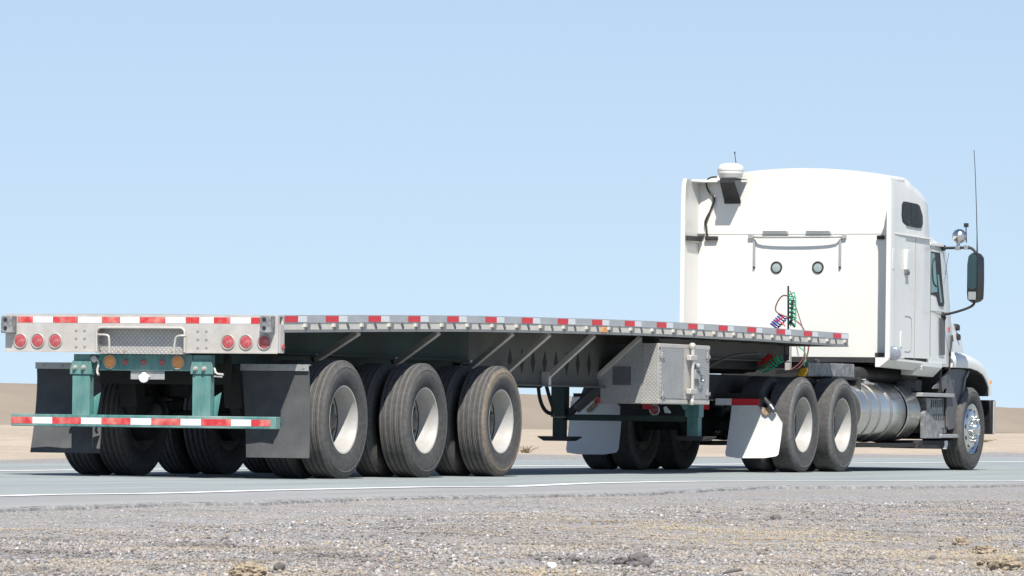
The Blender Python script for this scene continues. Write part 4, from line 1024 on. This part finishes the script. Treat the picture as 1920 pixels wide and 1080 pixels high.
for px in (1456, 1533.7):
    x, z = W(px, 501.3); m = MB(); m.lathe((x, YW, z), (0, -1, 0), [(.0, .070), (.012, .068), (.016, .060), (.010, .053), (.003, .053)], 28); PT = build('port_window', m, M_black, SB, smooth=60)
    m = MB(); m.lathe((x, YW, z), (0, -1, 0), [(.003, .054), (.006, .03), (.007, 0)], 24); build('pane', m, M_port, PT)
for a, b, c, d in ((1324, 443, 1347, 450.5), (1646, 441.5, 1659, 449)): wbox('black_clamp', a, b, c, d, .05, M_black, .008)
wbox('black_clamp', 1643, 661.5, 1658, 669, .06, M_black, .008)
wbox('black_clamp', 1307, 438, 1322, 443, .04, M_plastic, .006)
# clamp across the left fairing's inner face
(ya, za) = S(1291, 449, -1.19); 
m = MB(); zc = R(1300, 446, YC+.1)[1]; m.box(-1.205, -1.17, YC+.03, YPn-.02, zc-.03, zc+.025); build('fairing_stay', m, M_black, SB, bevel=.006)
# radome with bracket, antenna and cable
yd = YW-.20; x, z = R(1370, 322, yd)
m = MB(); m.lathe((x, yd, z-.078), 'z', [(0, .12), (.012, .135), (.045, .14), (.05, .145), (.07, .15), (.078, .148)], 36); RD = build('radome', m, M_white, C, smooth=50)
m = MB(); m.lathe((x, yd, z-.078), 'z', [(.0785, .143), (.086, .150), (.12, .149), (.152, .130), (.172, .085), (.180, 0)], 36); build('dome_cap', m, M_white, RD, smooth=50)
zs_ = z-.08
xa, xb = R(1350, 345, yd-.12)[0], R(1378, 345, yd-.12)[0]; 
x2, z2 = R(1358, 382, YW-.02); x3 = R(1389, 382, YW-.02)[0]
m = MB(); yo_ = yd-.13
m.loft([[(xa, YW-.02, zs_), (xb+.04, YW-.02, zs_), (xb+.04, YW-.02, zs_-.006), (xa, YW-.02, zs_-.006)], [(xa, yo_, zs_), (xb, yo_, zs_), (xb, yo_, zs_-.006), (xa, yo_, zs_-.006)]])
m.loft([[(xa, yo_, zs_-.007), (xb, yo_, zs_-.007), (xb, yo_+.006, zs_-.007), (xa, yo_+.006, zs_-.007)], [(xa, yo_, zs_-.05), (xb, yo_, zs_-.05), (xb, yo_+.006, zs_-.05), (xa, yo_+.006, zs_-.05)],
        [(x2, YW-.03, z2+.04), (x3, YW-.03, z2+.04), (x3, YW-.024, z2+.04), (x2, YW-.024, z2+.04)], [(x2, YW-.02, z2), (x3, YW-.02, z2), (x3, YW-.014, z2), (x2, YW-.014, z2)]])
build('dome_bracket', m, M_black, C, smooth=20)
xs_, zz_ = R(1381.5, 312, yd+.02); xe, ze = R(1377.5, 286, yd+.02); m = MB(); m.tube([(xs_, yd+.02, zz_-.03), (xe, yd+.02, ze)], [.006, .004], 6); m.tube([(xe+.002, yd+.02, ze-.02), (xe, yd+.02, ze+.01)], .008, 6); build('antenna', m, M_black, C)
P = [(1347, 332), (1335, 333), (1327, 338), (1324.5, 350), (1330, 361), (1337, 368), (1338, 378), (1333, 392), (1328, 405), (1323, 418), (1325, 428), (1326, 446)]
m = MB(); m.tube([(R(a, b, YW-.03)[0], YW-.03-.05*(b < 345), R(a, b, YW-.03)[1]) for a, b in P], .010, 8, smooth=2); m.tube([(R(a+3*math.sin(i), b, YW-.03)[0], YW-.03, R(a, b, YW-.03)[1]) for i, (a, b) in enumerate(P[4:])], .007, 6, smooth=2); build('antenna_cable', m, M_black, C, smooth=60)

# --- mirror, spot lamp, whip antenna (right side)
YM = S(1768, 463, 1.21)[0]
def Mq(px, py, y=None): y = YM if y is None else y; x, z = R(px, py, y); return (x, y, z)
m = MB(); m.tube([(1.18, YM, Mq(1768, 465)[2]), Mq(1780, 465), Mq(1815, 464), Mq(1822, 465.5), Mq(1828, 471), Mq(1830, 480)], .016, 10, smooth=2); m.tube([(1.18, YM, Mq(1768, 465)[2]), Mq(1772, 465)], .034, 12)
m.tube([(1.17, YM+.05, Mq(1770, 590)[2]), Mq(1777, 589), Mq(1800, 583), Mq(1818, 576.5), Mq(1826, 571), Mq(1828.5, 562)], .015, 10, smooth=2); m.tube([(1.19, YM+.04, Mq(1768, 592)[2]+.01), (1.215, YM+.0, Mq(1768, 592)[2]-.03)], .045, 12)
build('mirror_arm', m, M_black, C, smooth=60)
ym = YM-.05
x0, z1 = R(1812, 476, ym); x1, z0 = R(1832, 565, ym); x2 = x1+.005
ho = [(x0+.012, z0+.10), (x0+.02, z0+.02), (x0+.05, z0), (x2-.03, z0+.002), (x2, z0+.03), (x2+.004, (z0+z1)/2), (x2, z1-.04), (x2-.03, z1), (x0+.055, z1), (x0+.025, z1-.03), (x0+.012, z1-.12)]
m = MB(); secs = []
cx_, cz_ = (x0+x2)/2+.02, (z0+z1)/2
for yy, k_ in ((ym, 1), (ym+.08, 1.06), (ym+.16, 1.0), (ym+.22, .72)): secs.append([(cx_+(x-cx_)*k_+(.0 if yy < ym+.1 else .02), yy, cz_+(z-cz_)*k_) for x, z in ho])
MR = build('wing_mirror', m.loft(secs), M_pitch, C, smooth=50)
gl = [(cx_-.006+(x-cx_)*.84, cz_+.07+(z-cz_)*.74) for x, z in ho]; m = MB(); m.prism(gl, 'y', ym-.003, ym-.001); build('mirror_glass', m, M_mirror, MR)
m = MB(); m.box(x0+.03, x2-.02, ym-.003, ym-.001, z0+.02, z0+.11); build('wide_angle_glass', m, M_chrome, MR)
xs_, _, zs2 = Mq(1799, 443); m = MB(); m.lathe((xs_, YM, zs2), (0, -1, 0), [(-.05, .04), (-.03, .07), (.0, .085), (.035, .078), (.065, .052), (.08, .0)], 28); SPL = build('spot_lamp', m, M_chrome, C, smooth=60)
m = MB(); m.lathe((xs_, YM, zs2), (0, -1, 0), [(-.05, .039), (-.055, 0)], 20); build('lens', m, M_clear, SPL)
m = MB(); m.tube([Mq(1797, 465), Mq(1796, 455)], [.03, .016], 12); m.box(Mq(1792, 460)[0], Mq(1801, 460)[0], YM-.03, YM+.03, Mq(1797, 469)[2], Mq(1797, 462)[2]); build('lamp_mount', m, M_chrome, C, bevel=.004)
m = MB(); m.box(Mq(1808.5, 460)[0], Mq(1816.5, 460)[0], YM-.028, YM+.028, Mq(1812, 468)[2], Mq(1812, 460)[2]); build('antenna_mount', m, M_chrome, C, bevel=.004)
m = MB(); m.tube([Mq(1812, 455), Mq(1811.3, 426)], .007, 8); a = Mq(1808.2, 426); b = Mq(1815, 418.5); m.box(a[0], b[0], YM-.025, YM+.025, a[2], b[2]); build('stub_antenna', m, M_black, C)
m = MB(); m.tube([Mq(1832.3, 478), Mq(1832, 440), Mq(1830.5, 380), Mq(1828.5, 320), Mq(1826.3, 281)], [.011, .006, .005, .0045, .004], 6); build('whip_antenna', m, M_black, C, smooth=60)
m = MB(); m.tube([Mq(1779, 474), Mq(1776, 492), Mq(1772, 515)], .003, 6); build('mirror_wire', m, M_black, C, smooth=60)

# --- hood, fender, bumper
def hsec(y, w0, z0, w1, z1, w2, z2, zt_): 
    h = [(w0, 1.05), (w0, z0), (w1, z1), (w2, z2), (w2*.5, zt_-.01)]
    return [(x, y, z) for x, z in h]+[(0, y, zt_)]+[(-x, y, z) for x, z in h[::-1]]
secs = [hsec(YDF+.02, 1.0, 1.5, .98, 1.8, .90, 2.02, 2.12), hsec(19.2, .95, 1.5, .93, 1.75, .84, 1.98, 2.06), hsec(19.65, .92, 1.46, .90, 1.68, .80, 1.90, 1.99), hsec(20.05, .88, 1.4, .85, 1.56, .74, 1.74, 1.84), hsec(20.4, .80, 1.3, .76, 1.42, .62, 1.55, 1.64)]
HD = build('hood', MB().loft(secs), M_white, C, smooth=50)
for a, b in (((1791, 607), (1798, 620)), ((1792.5, 625), (1799.5, 637.5))):
    xh = .905; m = MB(); p = [S(a[0]+dx_, a[1]+dy_, xh) for dx_, dy_ in ((1, 0), (6.5, 2), (7.5, 6), (7, 13), (3, 12), (0, 7))]; m.prism(p, 'x', xh-.05, xh+.012); build('intake_vent', m, M_black, HD, bevel=.004)
# fender
XFn = 1.21
out_ = [(1785, 689), (1785, 664), (1790, 664), (1803, 659), (1818, 662), (1833, 668), (1846, 680), (1853, 697), (1858.5, 715), (1860, 741)]
in_ = [(1855.5, 741), (1854, 725), (1849, 711), (1842, 701), (1833, 695), (1820, 690.5), (1803, 689.5)]
OP = [S(a, b, XFn) for a, b in out_]; IP = [S(a, b, XFn) for a, b in in_]
# strip of convex quads between outer and inner outlines
def resample(P, n):
    L = [0]
    for a, b in zip(P, P[1:]): L.append(L[-1]+math.dist(a, b))
    out = []
    for i in range(n+1):
        t = L[-1]*i/n; k = next(j for j in range(1, len(L)) if L[j] >= t-1e-9); f = (t-L[k-1])/max(1e-9, L[k]-L[k-1]); out.append((P[k-1][0]+(P[k][0]-P[k-1][0])*f, P[k-1][1]+(P[k][1]-P[k-1][1])*f))
    return out
o1 = resample(OP[1:], 16); i1 = resample([OP[0]]+IP[::-1], 16)
for s in (1, -1):
    m = MB(); secs = []
    for (oy, oz), (iy, iz) in zip(o1, i1):
        cy_, cz_ = iy+(oy-iy)*.75, iz+(oz-iz)*.75
        secs.append([(s*1.10, iy, iz), (s*XFn, iy, iz), (s*(XFn+.012), iy+(cy_-iy)*.5, iz+(cz_-iz)*.5), (s*(XFn-.005), cy_, cz_), (s*(XFn-.09), oy, oz), (s*1.10, oy-.005, oz-.01)])
    FD = build('front_fender', m.loft(secs), M_white, C, smooth=55)
y_, z_ = S(1858, 716, XFn); m = MB(); m.box(XFn-.03, XFn+.006, y_-.03, y_+.01, z_-.025, z_+.02); build('marker_lamp', m, M_orlens, C, bevel=.004)
m = MB(); y_, z_ = S(1779, 618, 1.2); m.box(1.15, 1.205, y_-.01, y_+.03, z_-.03, z_+.03); build('marker_lamp', m, M_redlens, C, bevel=.004)
# wheel-arch liner and quarter fender of grey plastic
q = [(1750, 729), (1752, 724), (1783, 692), (1803, 690.5), (1817, 697), (1810, 712), (1806, 740), (1804, 800), (1780, 806), (1776, 800), (1776, 729)]
m = MB(); QP = [S(a, b, 1.16) for a, b in q]; m.prism(QP, 'x', 1.135, 1.16); 
build('quarter_fender', m, M_plastic, C, bevel=.006)
m = MB(); e1 = [S(a, b, 1.17) for a, b in ((1817, 697), (1810, 712), (1806, 740), (1805, 770), (1804, 800))]
m.loft([[(1.18, y, z), (1.18, y-.06, z+.01), (.75, y-.06, z+.01), (.75, y, z)] for y, z in e1]); build('fender_lip', m, M_plastic, C, smooth=50)
m = MB(); m.loft([[(.70, y, z-.014), (.70, y, z+.008), (1.195, y, z+.008), (1.195, y, z-.014)] for y, z in resample(IP[::-1], 12)]); build('wheel_arch_liner', m, M_grime, C, smooth=60)
m = MB(); m.box(-.7, .7, 19.0, 20.2, 1.02, 1.06); m.box(.68, .70, 18.7, 20.2, .55, 1.4); m.box(-.70, -.68, 18.7, 20.2, .55, 1.4); build('engine_bay_shield', m, M_grime, C)
ya, za = S(1838, 749, 1.1); yb2, zb2 = S(1860.5, 814, 1.2)
y0f = S(1858.5, 780, 1.18)[0]
m = MB(); m.prism([(.55, y0f), (1.17, y0f), (1.19, y0f+.03), (1.19, y0f+.10), (1.10, y0f+.22), (.7, y0f+.35), (-.7, y0f+.35), (-1.10, y0f+.22), (-1.19, y0f+.10), (-1.19, y0f+.03), (-1.17, y0f), (-.55, y0f), (-.5, y0f+.2), (.5, y0f+.2)], 'z', S(1850, 814, 1.15)[1], S(1850, 750, 1.15)[1])
build('front_bumper', m, M_pitch, C, bevel=.01)
m = MB(); m.box(1.192, 1.205, y0f+.03, y0f+.10, S(1860, 813, 1.2)[1], S(1860, 752, 1.2)[1]); build('bumper_end', m, M_alu, C)
m = MB(); P = [S(a, b, 1.19) for a, b in ((1782, 660), (1785, 640), (1789, 632))]; m.tube([(1.20, y, z) for y, z in [S(1780, 700, 1.2), S(1781, 665, 1.2), S(1783, 650, 1.2), S(1785, 635, 1.2)]], .012, 8, smooth=1); m.tube([(1.20, *S(1785, 640, 1.2)), (1.20, *S(1785.5, 628, 1.2))], [.022, .008], 8); build('hood_latch', m, M_black, C, smooth=60)
m = MB(); m.box(.9, 1.17, YDF-.01, YDF+.06, .9, 2.0); build('cowl_gap', m, M_grime, C)

# --- tanks, battery step
for s in (1, -1):
    XT = .865*s; rT = .335
    yE = S(1700, 770, XS-.05)[0]; yS = 15.42; zc = S(1660, 773, 1.0)[1]; 
    m = MB(); m.lathe((XT, yS, zc), 'y', [(0, 0), (.0, .25), (.01, .31), (.03, rT-.008), (.05, rT), (yE-yS-.03, rT), (yE-yS-.01, rT-.01), (yE-yS, rT-.02)], 56); TK = build('fuel_tank', m, M_steel, C, smooth=30)
    for y in ((S(1632, 770, 1.2)[0], S(1650, 770, 1.2)[0], S(1672, 770, 1.2)[0]) if s > 0 else (15.8, 16.6)):
        m = MB(); m.lathe((XT, y, zc), 'y', [(-.022, rT+.0005), (-.02, rT+.007), (.02, rT+.007), (.022, rT+.0005)], 56); build('tank_strap', m, M_strap, TK, smooth=30)
    yE2 = S(1731, 770, XS-.05)[0]
    m = MB(); m.lathe((XT, yE+.002, zc), 'y', [(0, rT+.006), (.01, rT+.012), (.03, rT+.006), (.06, rT-.012), (yE2-yE-.05, rT-.02), (yE2-yE-.01, rT-.035), (yE2-yE, rT-.06), (yE2-yE, 0)], 56); build('tank_end_cover', m, M_steel, C, smooth=30)
    m = MB(); m.box(XT-.32, XT+.25, yS+.1, yE2, zc-rT-.06, zc-rT-.012); build('tank_support', m, M_grime, C)
    m = MB(); m.lathe((XT+.05*s, yS+.9, zc+rT-.01), (.3*s, 0, 1), [(0, .05), (.03, .05), (.035, .045), (.05, .0)], 16); build('tank_cap', m, M_chrome, TK)
m = MB(); m.prism([S(a, b, 1.12) for a, b in ((1737, 746), (1775, 747), (1775, 812), (1740, 812))], 'x', .6, 1.12); BXX = build('battery_box', m, M_spk, C, bevel=.006)
for px0, px1, py0, py1, nn in ((1745, 1773, 750, 764, 8), (1745, 1771, 777, 788, 8), (1758, 1771, 802, 810, 4)):
    for k in range(nn):
        p = px0+(px1-px0)*(k+.5)/nn; a = S(p, py1, 1.1225); b = S(p, py0, 1.1225); m = MB(); m.box(1.1205, 1.124, a[0]-.011, a[0]+.011, a[1], b[1]); build('slot', m, M_grime, BXX)
m = MB(); a = S(1730, 744, 1.20); b = S(1790, 738, 1.20); m.box(.95, 1.20, a[0], b[0], b[1]-.045, b[1]); build('step', m, M_grey, C, bevel=.006)
m = MB(); a = S(1765, 821, 1.20); b = S(1805, 814, 1.20); m.box(.95, 1.20, a[0], b[0], b[1]-.045, b[1]); build('step', m, M_grey, C, bevel=.006)
m = MB(); m.prism([S(a, b, 1.18) for a, b in ((1733, 775), (1737, 770), (1768, 808), (1765, 822), (1733, 822))], 'x', 1.13, 1.18); build('step_side_plate', m, M_spk, C, bevel=.004)
m = MB(); m.prism([S(a, b, 1.15) for a, b in ((1720, 840.5), (1724, 826), (1788, 826), (1788, 842))], 'x', .7, 1.15); build('chassis_bracket', m, M_grime, C, bevel=.004)
m = MB(); m.prism([S(a, b, 1.152) for a, b in ((1768, 842), (1771, 833), (1770, 827), (1776, 826), (1777, 833), (1774, 842))], 'x', 1.152, 1.156); build('bracket_tab', m, M_flapw, C)
m = MB(); a = S(1719, 734, .95); b = S(1747, 713, .95); m.box(.7, .95, a[0], b[0], a[1], b[1]); build('exhaust_box', m, M_spk, C, bevel=.008)
m = MB(); a = S(1640, 712, .8); m.cyl((.72, 15.9, 1.08), (.72, 18.0, 1.10), .09, n=16); build('air_tank', m, M_black, C)
# right-hand exhaust of heat-shielded pipe behind cab floor is hidden

# remove the wheel prototypes
for P_ in (P_tr, P_dr, P_st):
    for r in P_.values():
        for ch in list(r.children): bpy.data.objects.remove(ch)
        bpy.data.objects.remove(r)

# ================================================================ VERGE: pebbles, rocks, dry grass
def stone_mat():
    m = bpy.data.materials.new('pebbles'); m.use_nodes = True
    n, l = m.node_tree.nodes, m.node_tree.links; b = n['Principled BSDF']; b.inputs['Roughness'].default_value = .85; b.inputs['Specular IOR Level'].default_value = .2
    at = n.new('ShaderNodeAttribute'); at.attribute_name = 'tone'
    nz = n.new('ShaderNodeTexNoise'); nz.inputs['Scale'].default_value = 150; tc = n.new('ShaderNodeTexCoord'); l.new(tc.outputs['Object'], nz.inputs[0])
    mr = n.new('ShaderNodeMapRange'); l.new(nz.outputs[0], mr.inputs[0]); mr.inputs[3].default_value = .75; mr.inputs[4].default_value = 1.2
    mx = n.new('ShaderNodeMixRGB'); mx.blend_type = 'MULTIPLY'; mx.inputs[0].default_value = 1; l.new(at.outputs[0], mx.inputs[1]); l.new(mr.outputs[0], mx.inputs[2])
    l.new(mx.outputs[0], b.inputs['Base Color']); return m
def ico():
    bm = bmesh.new(); bmesh.ops.create_icosphere(bm, subdivisions=1, radius=1)
    v = np.array([x.co[:] for x in bm.verts]); f = np.array([[q.index for q in x.verts] for x in bm.faces]); bm.free(); return v, f
def pebbles(N, dmin, dmax, smin, smax, seed, name):
    rng = np.random.default_rng(seed); V0, F0 = ico()
    d = np.sqrt(rng.uniform(dmin**2, dmax**2, N)); u = rng.uniform(-.118, .118, N)*d
    x = CX+u*ct-d*st_; y = CY+u*st_+d*ct
    ok = np.array([x_ > pl(edge_line, y_)-.12+.25*abs(noise.noise((x_*30, y_*30, 0))) for x_, y_ in zip(x, y)]); x, y = x[ok], y[ok]; N = len(x)
    z = np.array([gfz(a, b) if a > pl(edge_line, b)+.03 else gz(a)+.002 for a, b in zip(x, y)])
    s = smin*(smax/smin)**(rng.random(N)**2.2)
    s = s*np.array([.55 if a_-pl(edge_line, b_) < 2.2 else 1 for a_, b_ in zip(x, y)])
    sc = np.stack([s*rng.uniform(.7, 1.35, N), s*rng.uniform(.7, 1.35, N), s*rng.uniform(.45, .85, N)], 1)
    a = rng.uniform(0, 6.283, N); t = rng.uniform(-.4, .4, N)
    V = V0[None]*(1+rng.uniform(-.22, .22, (N, len(V0), 1)))*sc[:, None, :]
    c_, s_ = np.cos(a)[:, None], np.sin(a)[:, None]
    X, Y, Z = V[..., 0], V[..., 1], V[..., 2]
    ct2, st2 = np.cos(t)[:, None], np.sin(t)[:, None]
    Y, Z = Y*ct2-Z*st2, Y*st2+Z*ct2; X, Y = X*c_-Y*s_, X*s_+Y*c_
    V = np.stack([X+x[:, None], Y+y[:, None], Z+(z+sc[:, 2]*rng.uniform(.1, .75, N))[:, None]], -1).reshape(-1, 3)
    Fc = (F0[None]+(np.arange(N)*len(V0))[:, None, None]).reshape(-1)
    me = bpy.data.meshes.new(name); me.vertices.add(len(V)); me.vertices.foreach_set('co', V.ravel())
    me.loops.add(len(Fc)); me.loops.foreach_set('vertex_index', Fc.astype(np.int32))
    nf = len(Fc)//3; me.polygons.add(nf); me.polygons.foreach_set('loop_start', np.arange(nf, dtype=np.int32)*3)
    me.update(calc_edges=True); me.validate()
    pal = np.array([(.36,.34,.325),(.30,.285,.275),(.42,.395,.375),(.40,.34,.31),(.24,.225,.22),(.13,.12,.118),(.58,.56,.53),(.42,.35,.265),(.29,.30,.30),(.72,.70,.68)])*np.array((.86,.845,.83))
    pw = np.array([.2,.19,.14,.12,.12,.06,.03,.07,.06,.007]); pw /= pw.sum()
    ci = rng.choice(len(pal), N, p=pw); col = pal[ci]*rng.uniform(.85, 1.15, (N, 1))
    # stretches of sand-stained stones
    tan = np.array([max(0, min(1, (noise.noise((a_*1.1, b_*.8, 11))+.5*noise.noise((a_*4, b_*3, 2))-.16)*4)) for a_, b_ in zip(x, y)])[:, None]
    col = col*(1-.6*tan)+np.array((.36, .30, .23))*.6*tan
    for px_, py_, ra in ((1800, 1008, .25), (1845, 1028, .4), (1885, 1055, .35), (1290, 985, .8), (1450, 1000, .7), (1000, 1070, .25), (460, 1075, .3)):
        gx_, gy_ = G(px_, py_); g_ = np.exp(-(((x-gx_)*ct+(y-gy_)*st_)**2/ra**2+(-(x-gx_)*st_+(y-gy_)*ct)**2/(ra*3)**2))[:, None]*(rng.random((N, 1)) < .75)
        col = col*(1-.8*g_)+np.array((.40, .325, .225))*.8*g_
    dk = np.array([max(0, min(1, (noise.noise((a_*1.6, b_*1.2, 31))-.1)*3)) for a_, b_ in zip(x, y)])[:, None]
    col = col*(1-.30*dk)
    dd = np.array([a_-pl(edge_line, b_) for a_, b_ in zip(x, y)]); near = np.clip(1-(dd-1.6)/1.4, 0, 1)
    col = col*(1+.24*near[:, None])
    at = me.color_attributes.new('tone', 'FLOAT_COLOR', 'POINT')
    cc = np.ones((N, len(V0), 4)); cc[..., :3] = col[:, None, :]; at.data.foreach_set('color', cc.ravel())
    me.materials.append(M_stone); o = bpy.data.objects.new(name, me); COL.objects.link(o); tag(o, kind='stuff'); return o
M_stone = stone_mat()
tag(pebbles(70000, 17, 24, .003, .0115, 1, 'gravel'), 'loose grey and tan gravel covering the near road verge', 'gravel')
tag(pebbles(80000, 22, 39, .0035, .011, 2, 'gravel'), 'loose grey gravel on the verge beside the asphalt edge', 'gravel')

def rock(px, py, wpx, hpx, mat, label, name='rock', seed=0, up=.6, cat='stone'):
    x, y = G(px, py); d = (Vector((x, y))-Vector((CX, CY))).length; s = wpx/FPX*d/2; h = hpx/FPX*d
    bm = bmesh.new(); bmesh.ops.create_icosphere(bm, subdivisions=4, radius=1); mb = MB()
    for v in bm.verts:
        c = v.co; k = 1+.32*noise.noise(c*1.3+Vector((seed*7.1, 0, 0)))+.14*noise.noise(c*3.7+Vector((seed, 3, 0)))+(.07 if mat is not M_clod else .22)*noise.noise(c*9)+(0 if mat is not M_clod else .14)*noise.noise(c*21)
        v.co = Vector((c.x*s, c.y*s*.8, c.z*h*.75))*k
    mb.v = [tuple(Vector(v.co)+Vector((x, y, gfz(x, y)+h*.42))) for v in bm.verts]; mb.f = [tuple(q.index for q in f.verts) for f in bm.faces]; mb.m = [0]*len(mb.f); bm.free()
    return tag(build(name, mb, mat, None, smooth=35), label, cat)
M_rock = nmat('dark_rock', (.15, .135, .13), .9, 0, .3, 25, .6, 60, spec=.2)
M_rock2 = nmat('pale_rock', (.55, .52, .49), .9, 0, .15, 25, .5, 60, spec=.2)
M_clod = nmat('sandy_clod', (.37, .30, .215), .98, 0, .35, 60, 1.0, 140, spec=.1)
rock(1198, 1048, 48, 21, M_rock, 'large dark grey rock in the middle of the foreground gravel', seed=1)
rock(1167, 1047, 32, 13, M_rock, 'smaller dark rock just left of the large grey rock', seed=2)
rock(1034, 1062, 22, 12, M_rock2, 'pale pinkish stone on sandy gravel left of the dark rocks', seed=3)
rock(524, 1064, 20, 15, M_rock, 'dark pebble right of the sandy clod at the bottom edge', seed=4)
rock(1455, 967, 20, 8, M_rock, 'low dark stone at the left of the dry grass', seed=5)
rock(1748, 1040, 16, 10, M_rock, 'small dark stone in the gravel left of the yellow sand clods', seed=6)
rock(467, 1078, 70, 26, M_clod, 'sandy clod of earth at the bottom edge, left half', 'earth_clod', seed=7, cat='clod')
for i, (px, py, w_, h_, lb) in enumerate(((1800, 1012, 30, 14, 'small tan earth clod nearest the upper end of the row at right'), (1845, 1030, 44, 13, 'flat tan earth clod in the middle of the row at right'), (1885, 1060, 60, 26, 'big crumbly yellow earth clod at the lower right corner'), (1850, 1050, 36, 13, 'tan earth clod just left of the big crumbly one'))):
    rock(px, py, w_, h_, M_clod, lb, 'earth_clod', seed=11+i, cat='clod')
# stick
x0, y0 = G(1356, 1071); x1, y1 = G(1391, 1062); x1 = x0+(x1-x0)*.5; y1 = y0+(y1-y0)*.5
u_ = 36/FPX*19; m = MB(); p0 = Vector((x0, y0, gfz(x0, y0)+.018)); p1 = p0+Vector((ct*u_, st_*u_, .014)); m.tube([p0, p0.lerp(p1, .4)+Vector((0, 0, .003)), p1], [.004, .007, .005], 8)
tag(build('stick', m, M_rock, None), 'short dark stick lying on the gravel at the bottom, right of centre', 'stick')
# dry grass tufts
M_straw = nmat('dry_straw', (.60, .51, .38), .8, 0, .2, 30)
def tuft(px, py, spread, hgt, nb, label, seed, lean=0):
    rng = random.Random(seed); x, y = G(px, py); mb = MB(); g = gfz(x, y)
    for i in range(nb):
        a = rng.uniform(0, 6.283); r = spread*rng.random()**.7; bx_, by_ = x+math.cos(a)*r, y+math.sin(a)*r
        h = hgt*rng.uniform(.35, 1); ln = rng.uniform(-.7, .7)+lean; dr = Vector((ct, st_, 0))*ln*h+Vector((-st_, ct, 0))*rng.uniform(-.4, .4)*h
        w_ = rng.uniform(.0013, .0028)
        by_ += rng.uniform(-1, 1)*spread*2.2; g = gfz(bx_, by_)
        p = [Vector((bx_, by_, g-.01)), Vector((bx_, by_, g))+dr*.35+Vector((0, 0, h*.55)), Vector((bx_, by_, g))+dr+Vector((0, 0, h*rng.uniform(.7, 1)))]
        mb.tube(p, [w_, w_*.8, w_*.3], 3)
    return tag(build('dry_grass_tuft', mb, M_straw, None, smooth=60), label, 'grass tuft')
tuft(1462, 1000, .30, .075, 55, 'straw grass tuft above and left of centre-right gravel, near the low dark stone', 1, .5)
tuft(1475, 1078, .09, .085, 44, 'straw grass tuft at the bottom edge right of the dark stick', 2)
tuft(1675, 1078, .06, .07, 14, 'thin sparse grass sprig at the bottom edge, between the tuft and the earth clods', 3, .3)
tuft(1275, 985, .34, .03, 70, 'low matted patch of straw grass on the gravel, right of centre', 4)
tuft(1885, 1004, .08, .04, 40, 'faint dry grass tuft near the right edge above the earth clods', 5)
tuft(1545, 1078, .1, .05, 16, 'wispy stems lying flat just right of the bottom straw tuft', 6, .8)

# dry weeds and stones along the far roadside
M_weed = nmat('dry_weed', (.36, .30, .20), .9, 0, .25, 20)
rng = random.Random(12)
for i in range(26):
    t = rng.random(); d = 62+70*rng.random(); u = (-.0955+.191*t)*d; x = CX+u*ct-d*st_; y = CY+u*st_+d*ct
    if not -19 < x < -8.0: continue
    mb = MB(); g = gfz(x, y)-.02; R_ = rng.uniform(.12, .34); H_ = rng.uniform(.06, .2)
    for k in range(60):
        a = rng.uniform(0, 6.283); e_ = rng.uniform(.15, 1); p0 = Vector((x+rng.uniform(-.04, .04), y+rng.uniform(-.04, .04), g)); p1 = p0+Vector((math.cos(a)*R_*e_, math.sin(a)*R_*e_, H_*rng.uniform(.3, 1)))
        mb.tube([p0, p0.lerp(p1, .5)+Vector((0, 0, H_*.2)), p1], [.006, .005, .002], 3)
    tag(build('dry_weed', mb, M_weed, None, smooth=60), 'small straw-coloured dry weed on the sandy ground beyond the road', 'weed', group='dry weeds beyond the road')
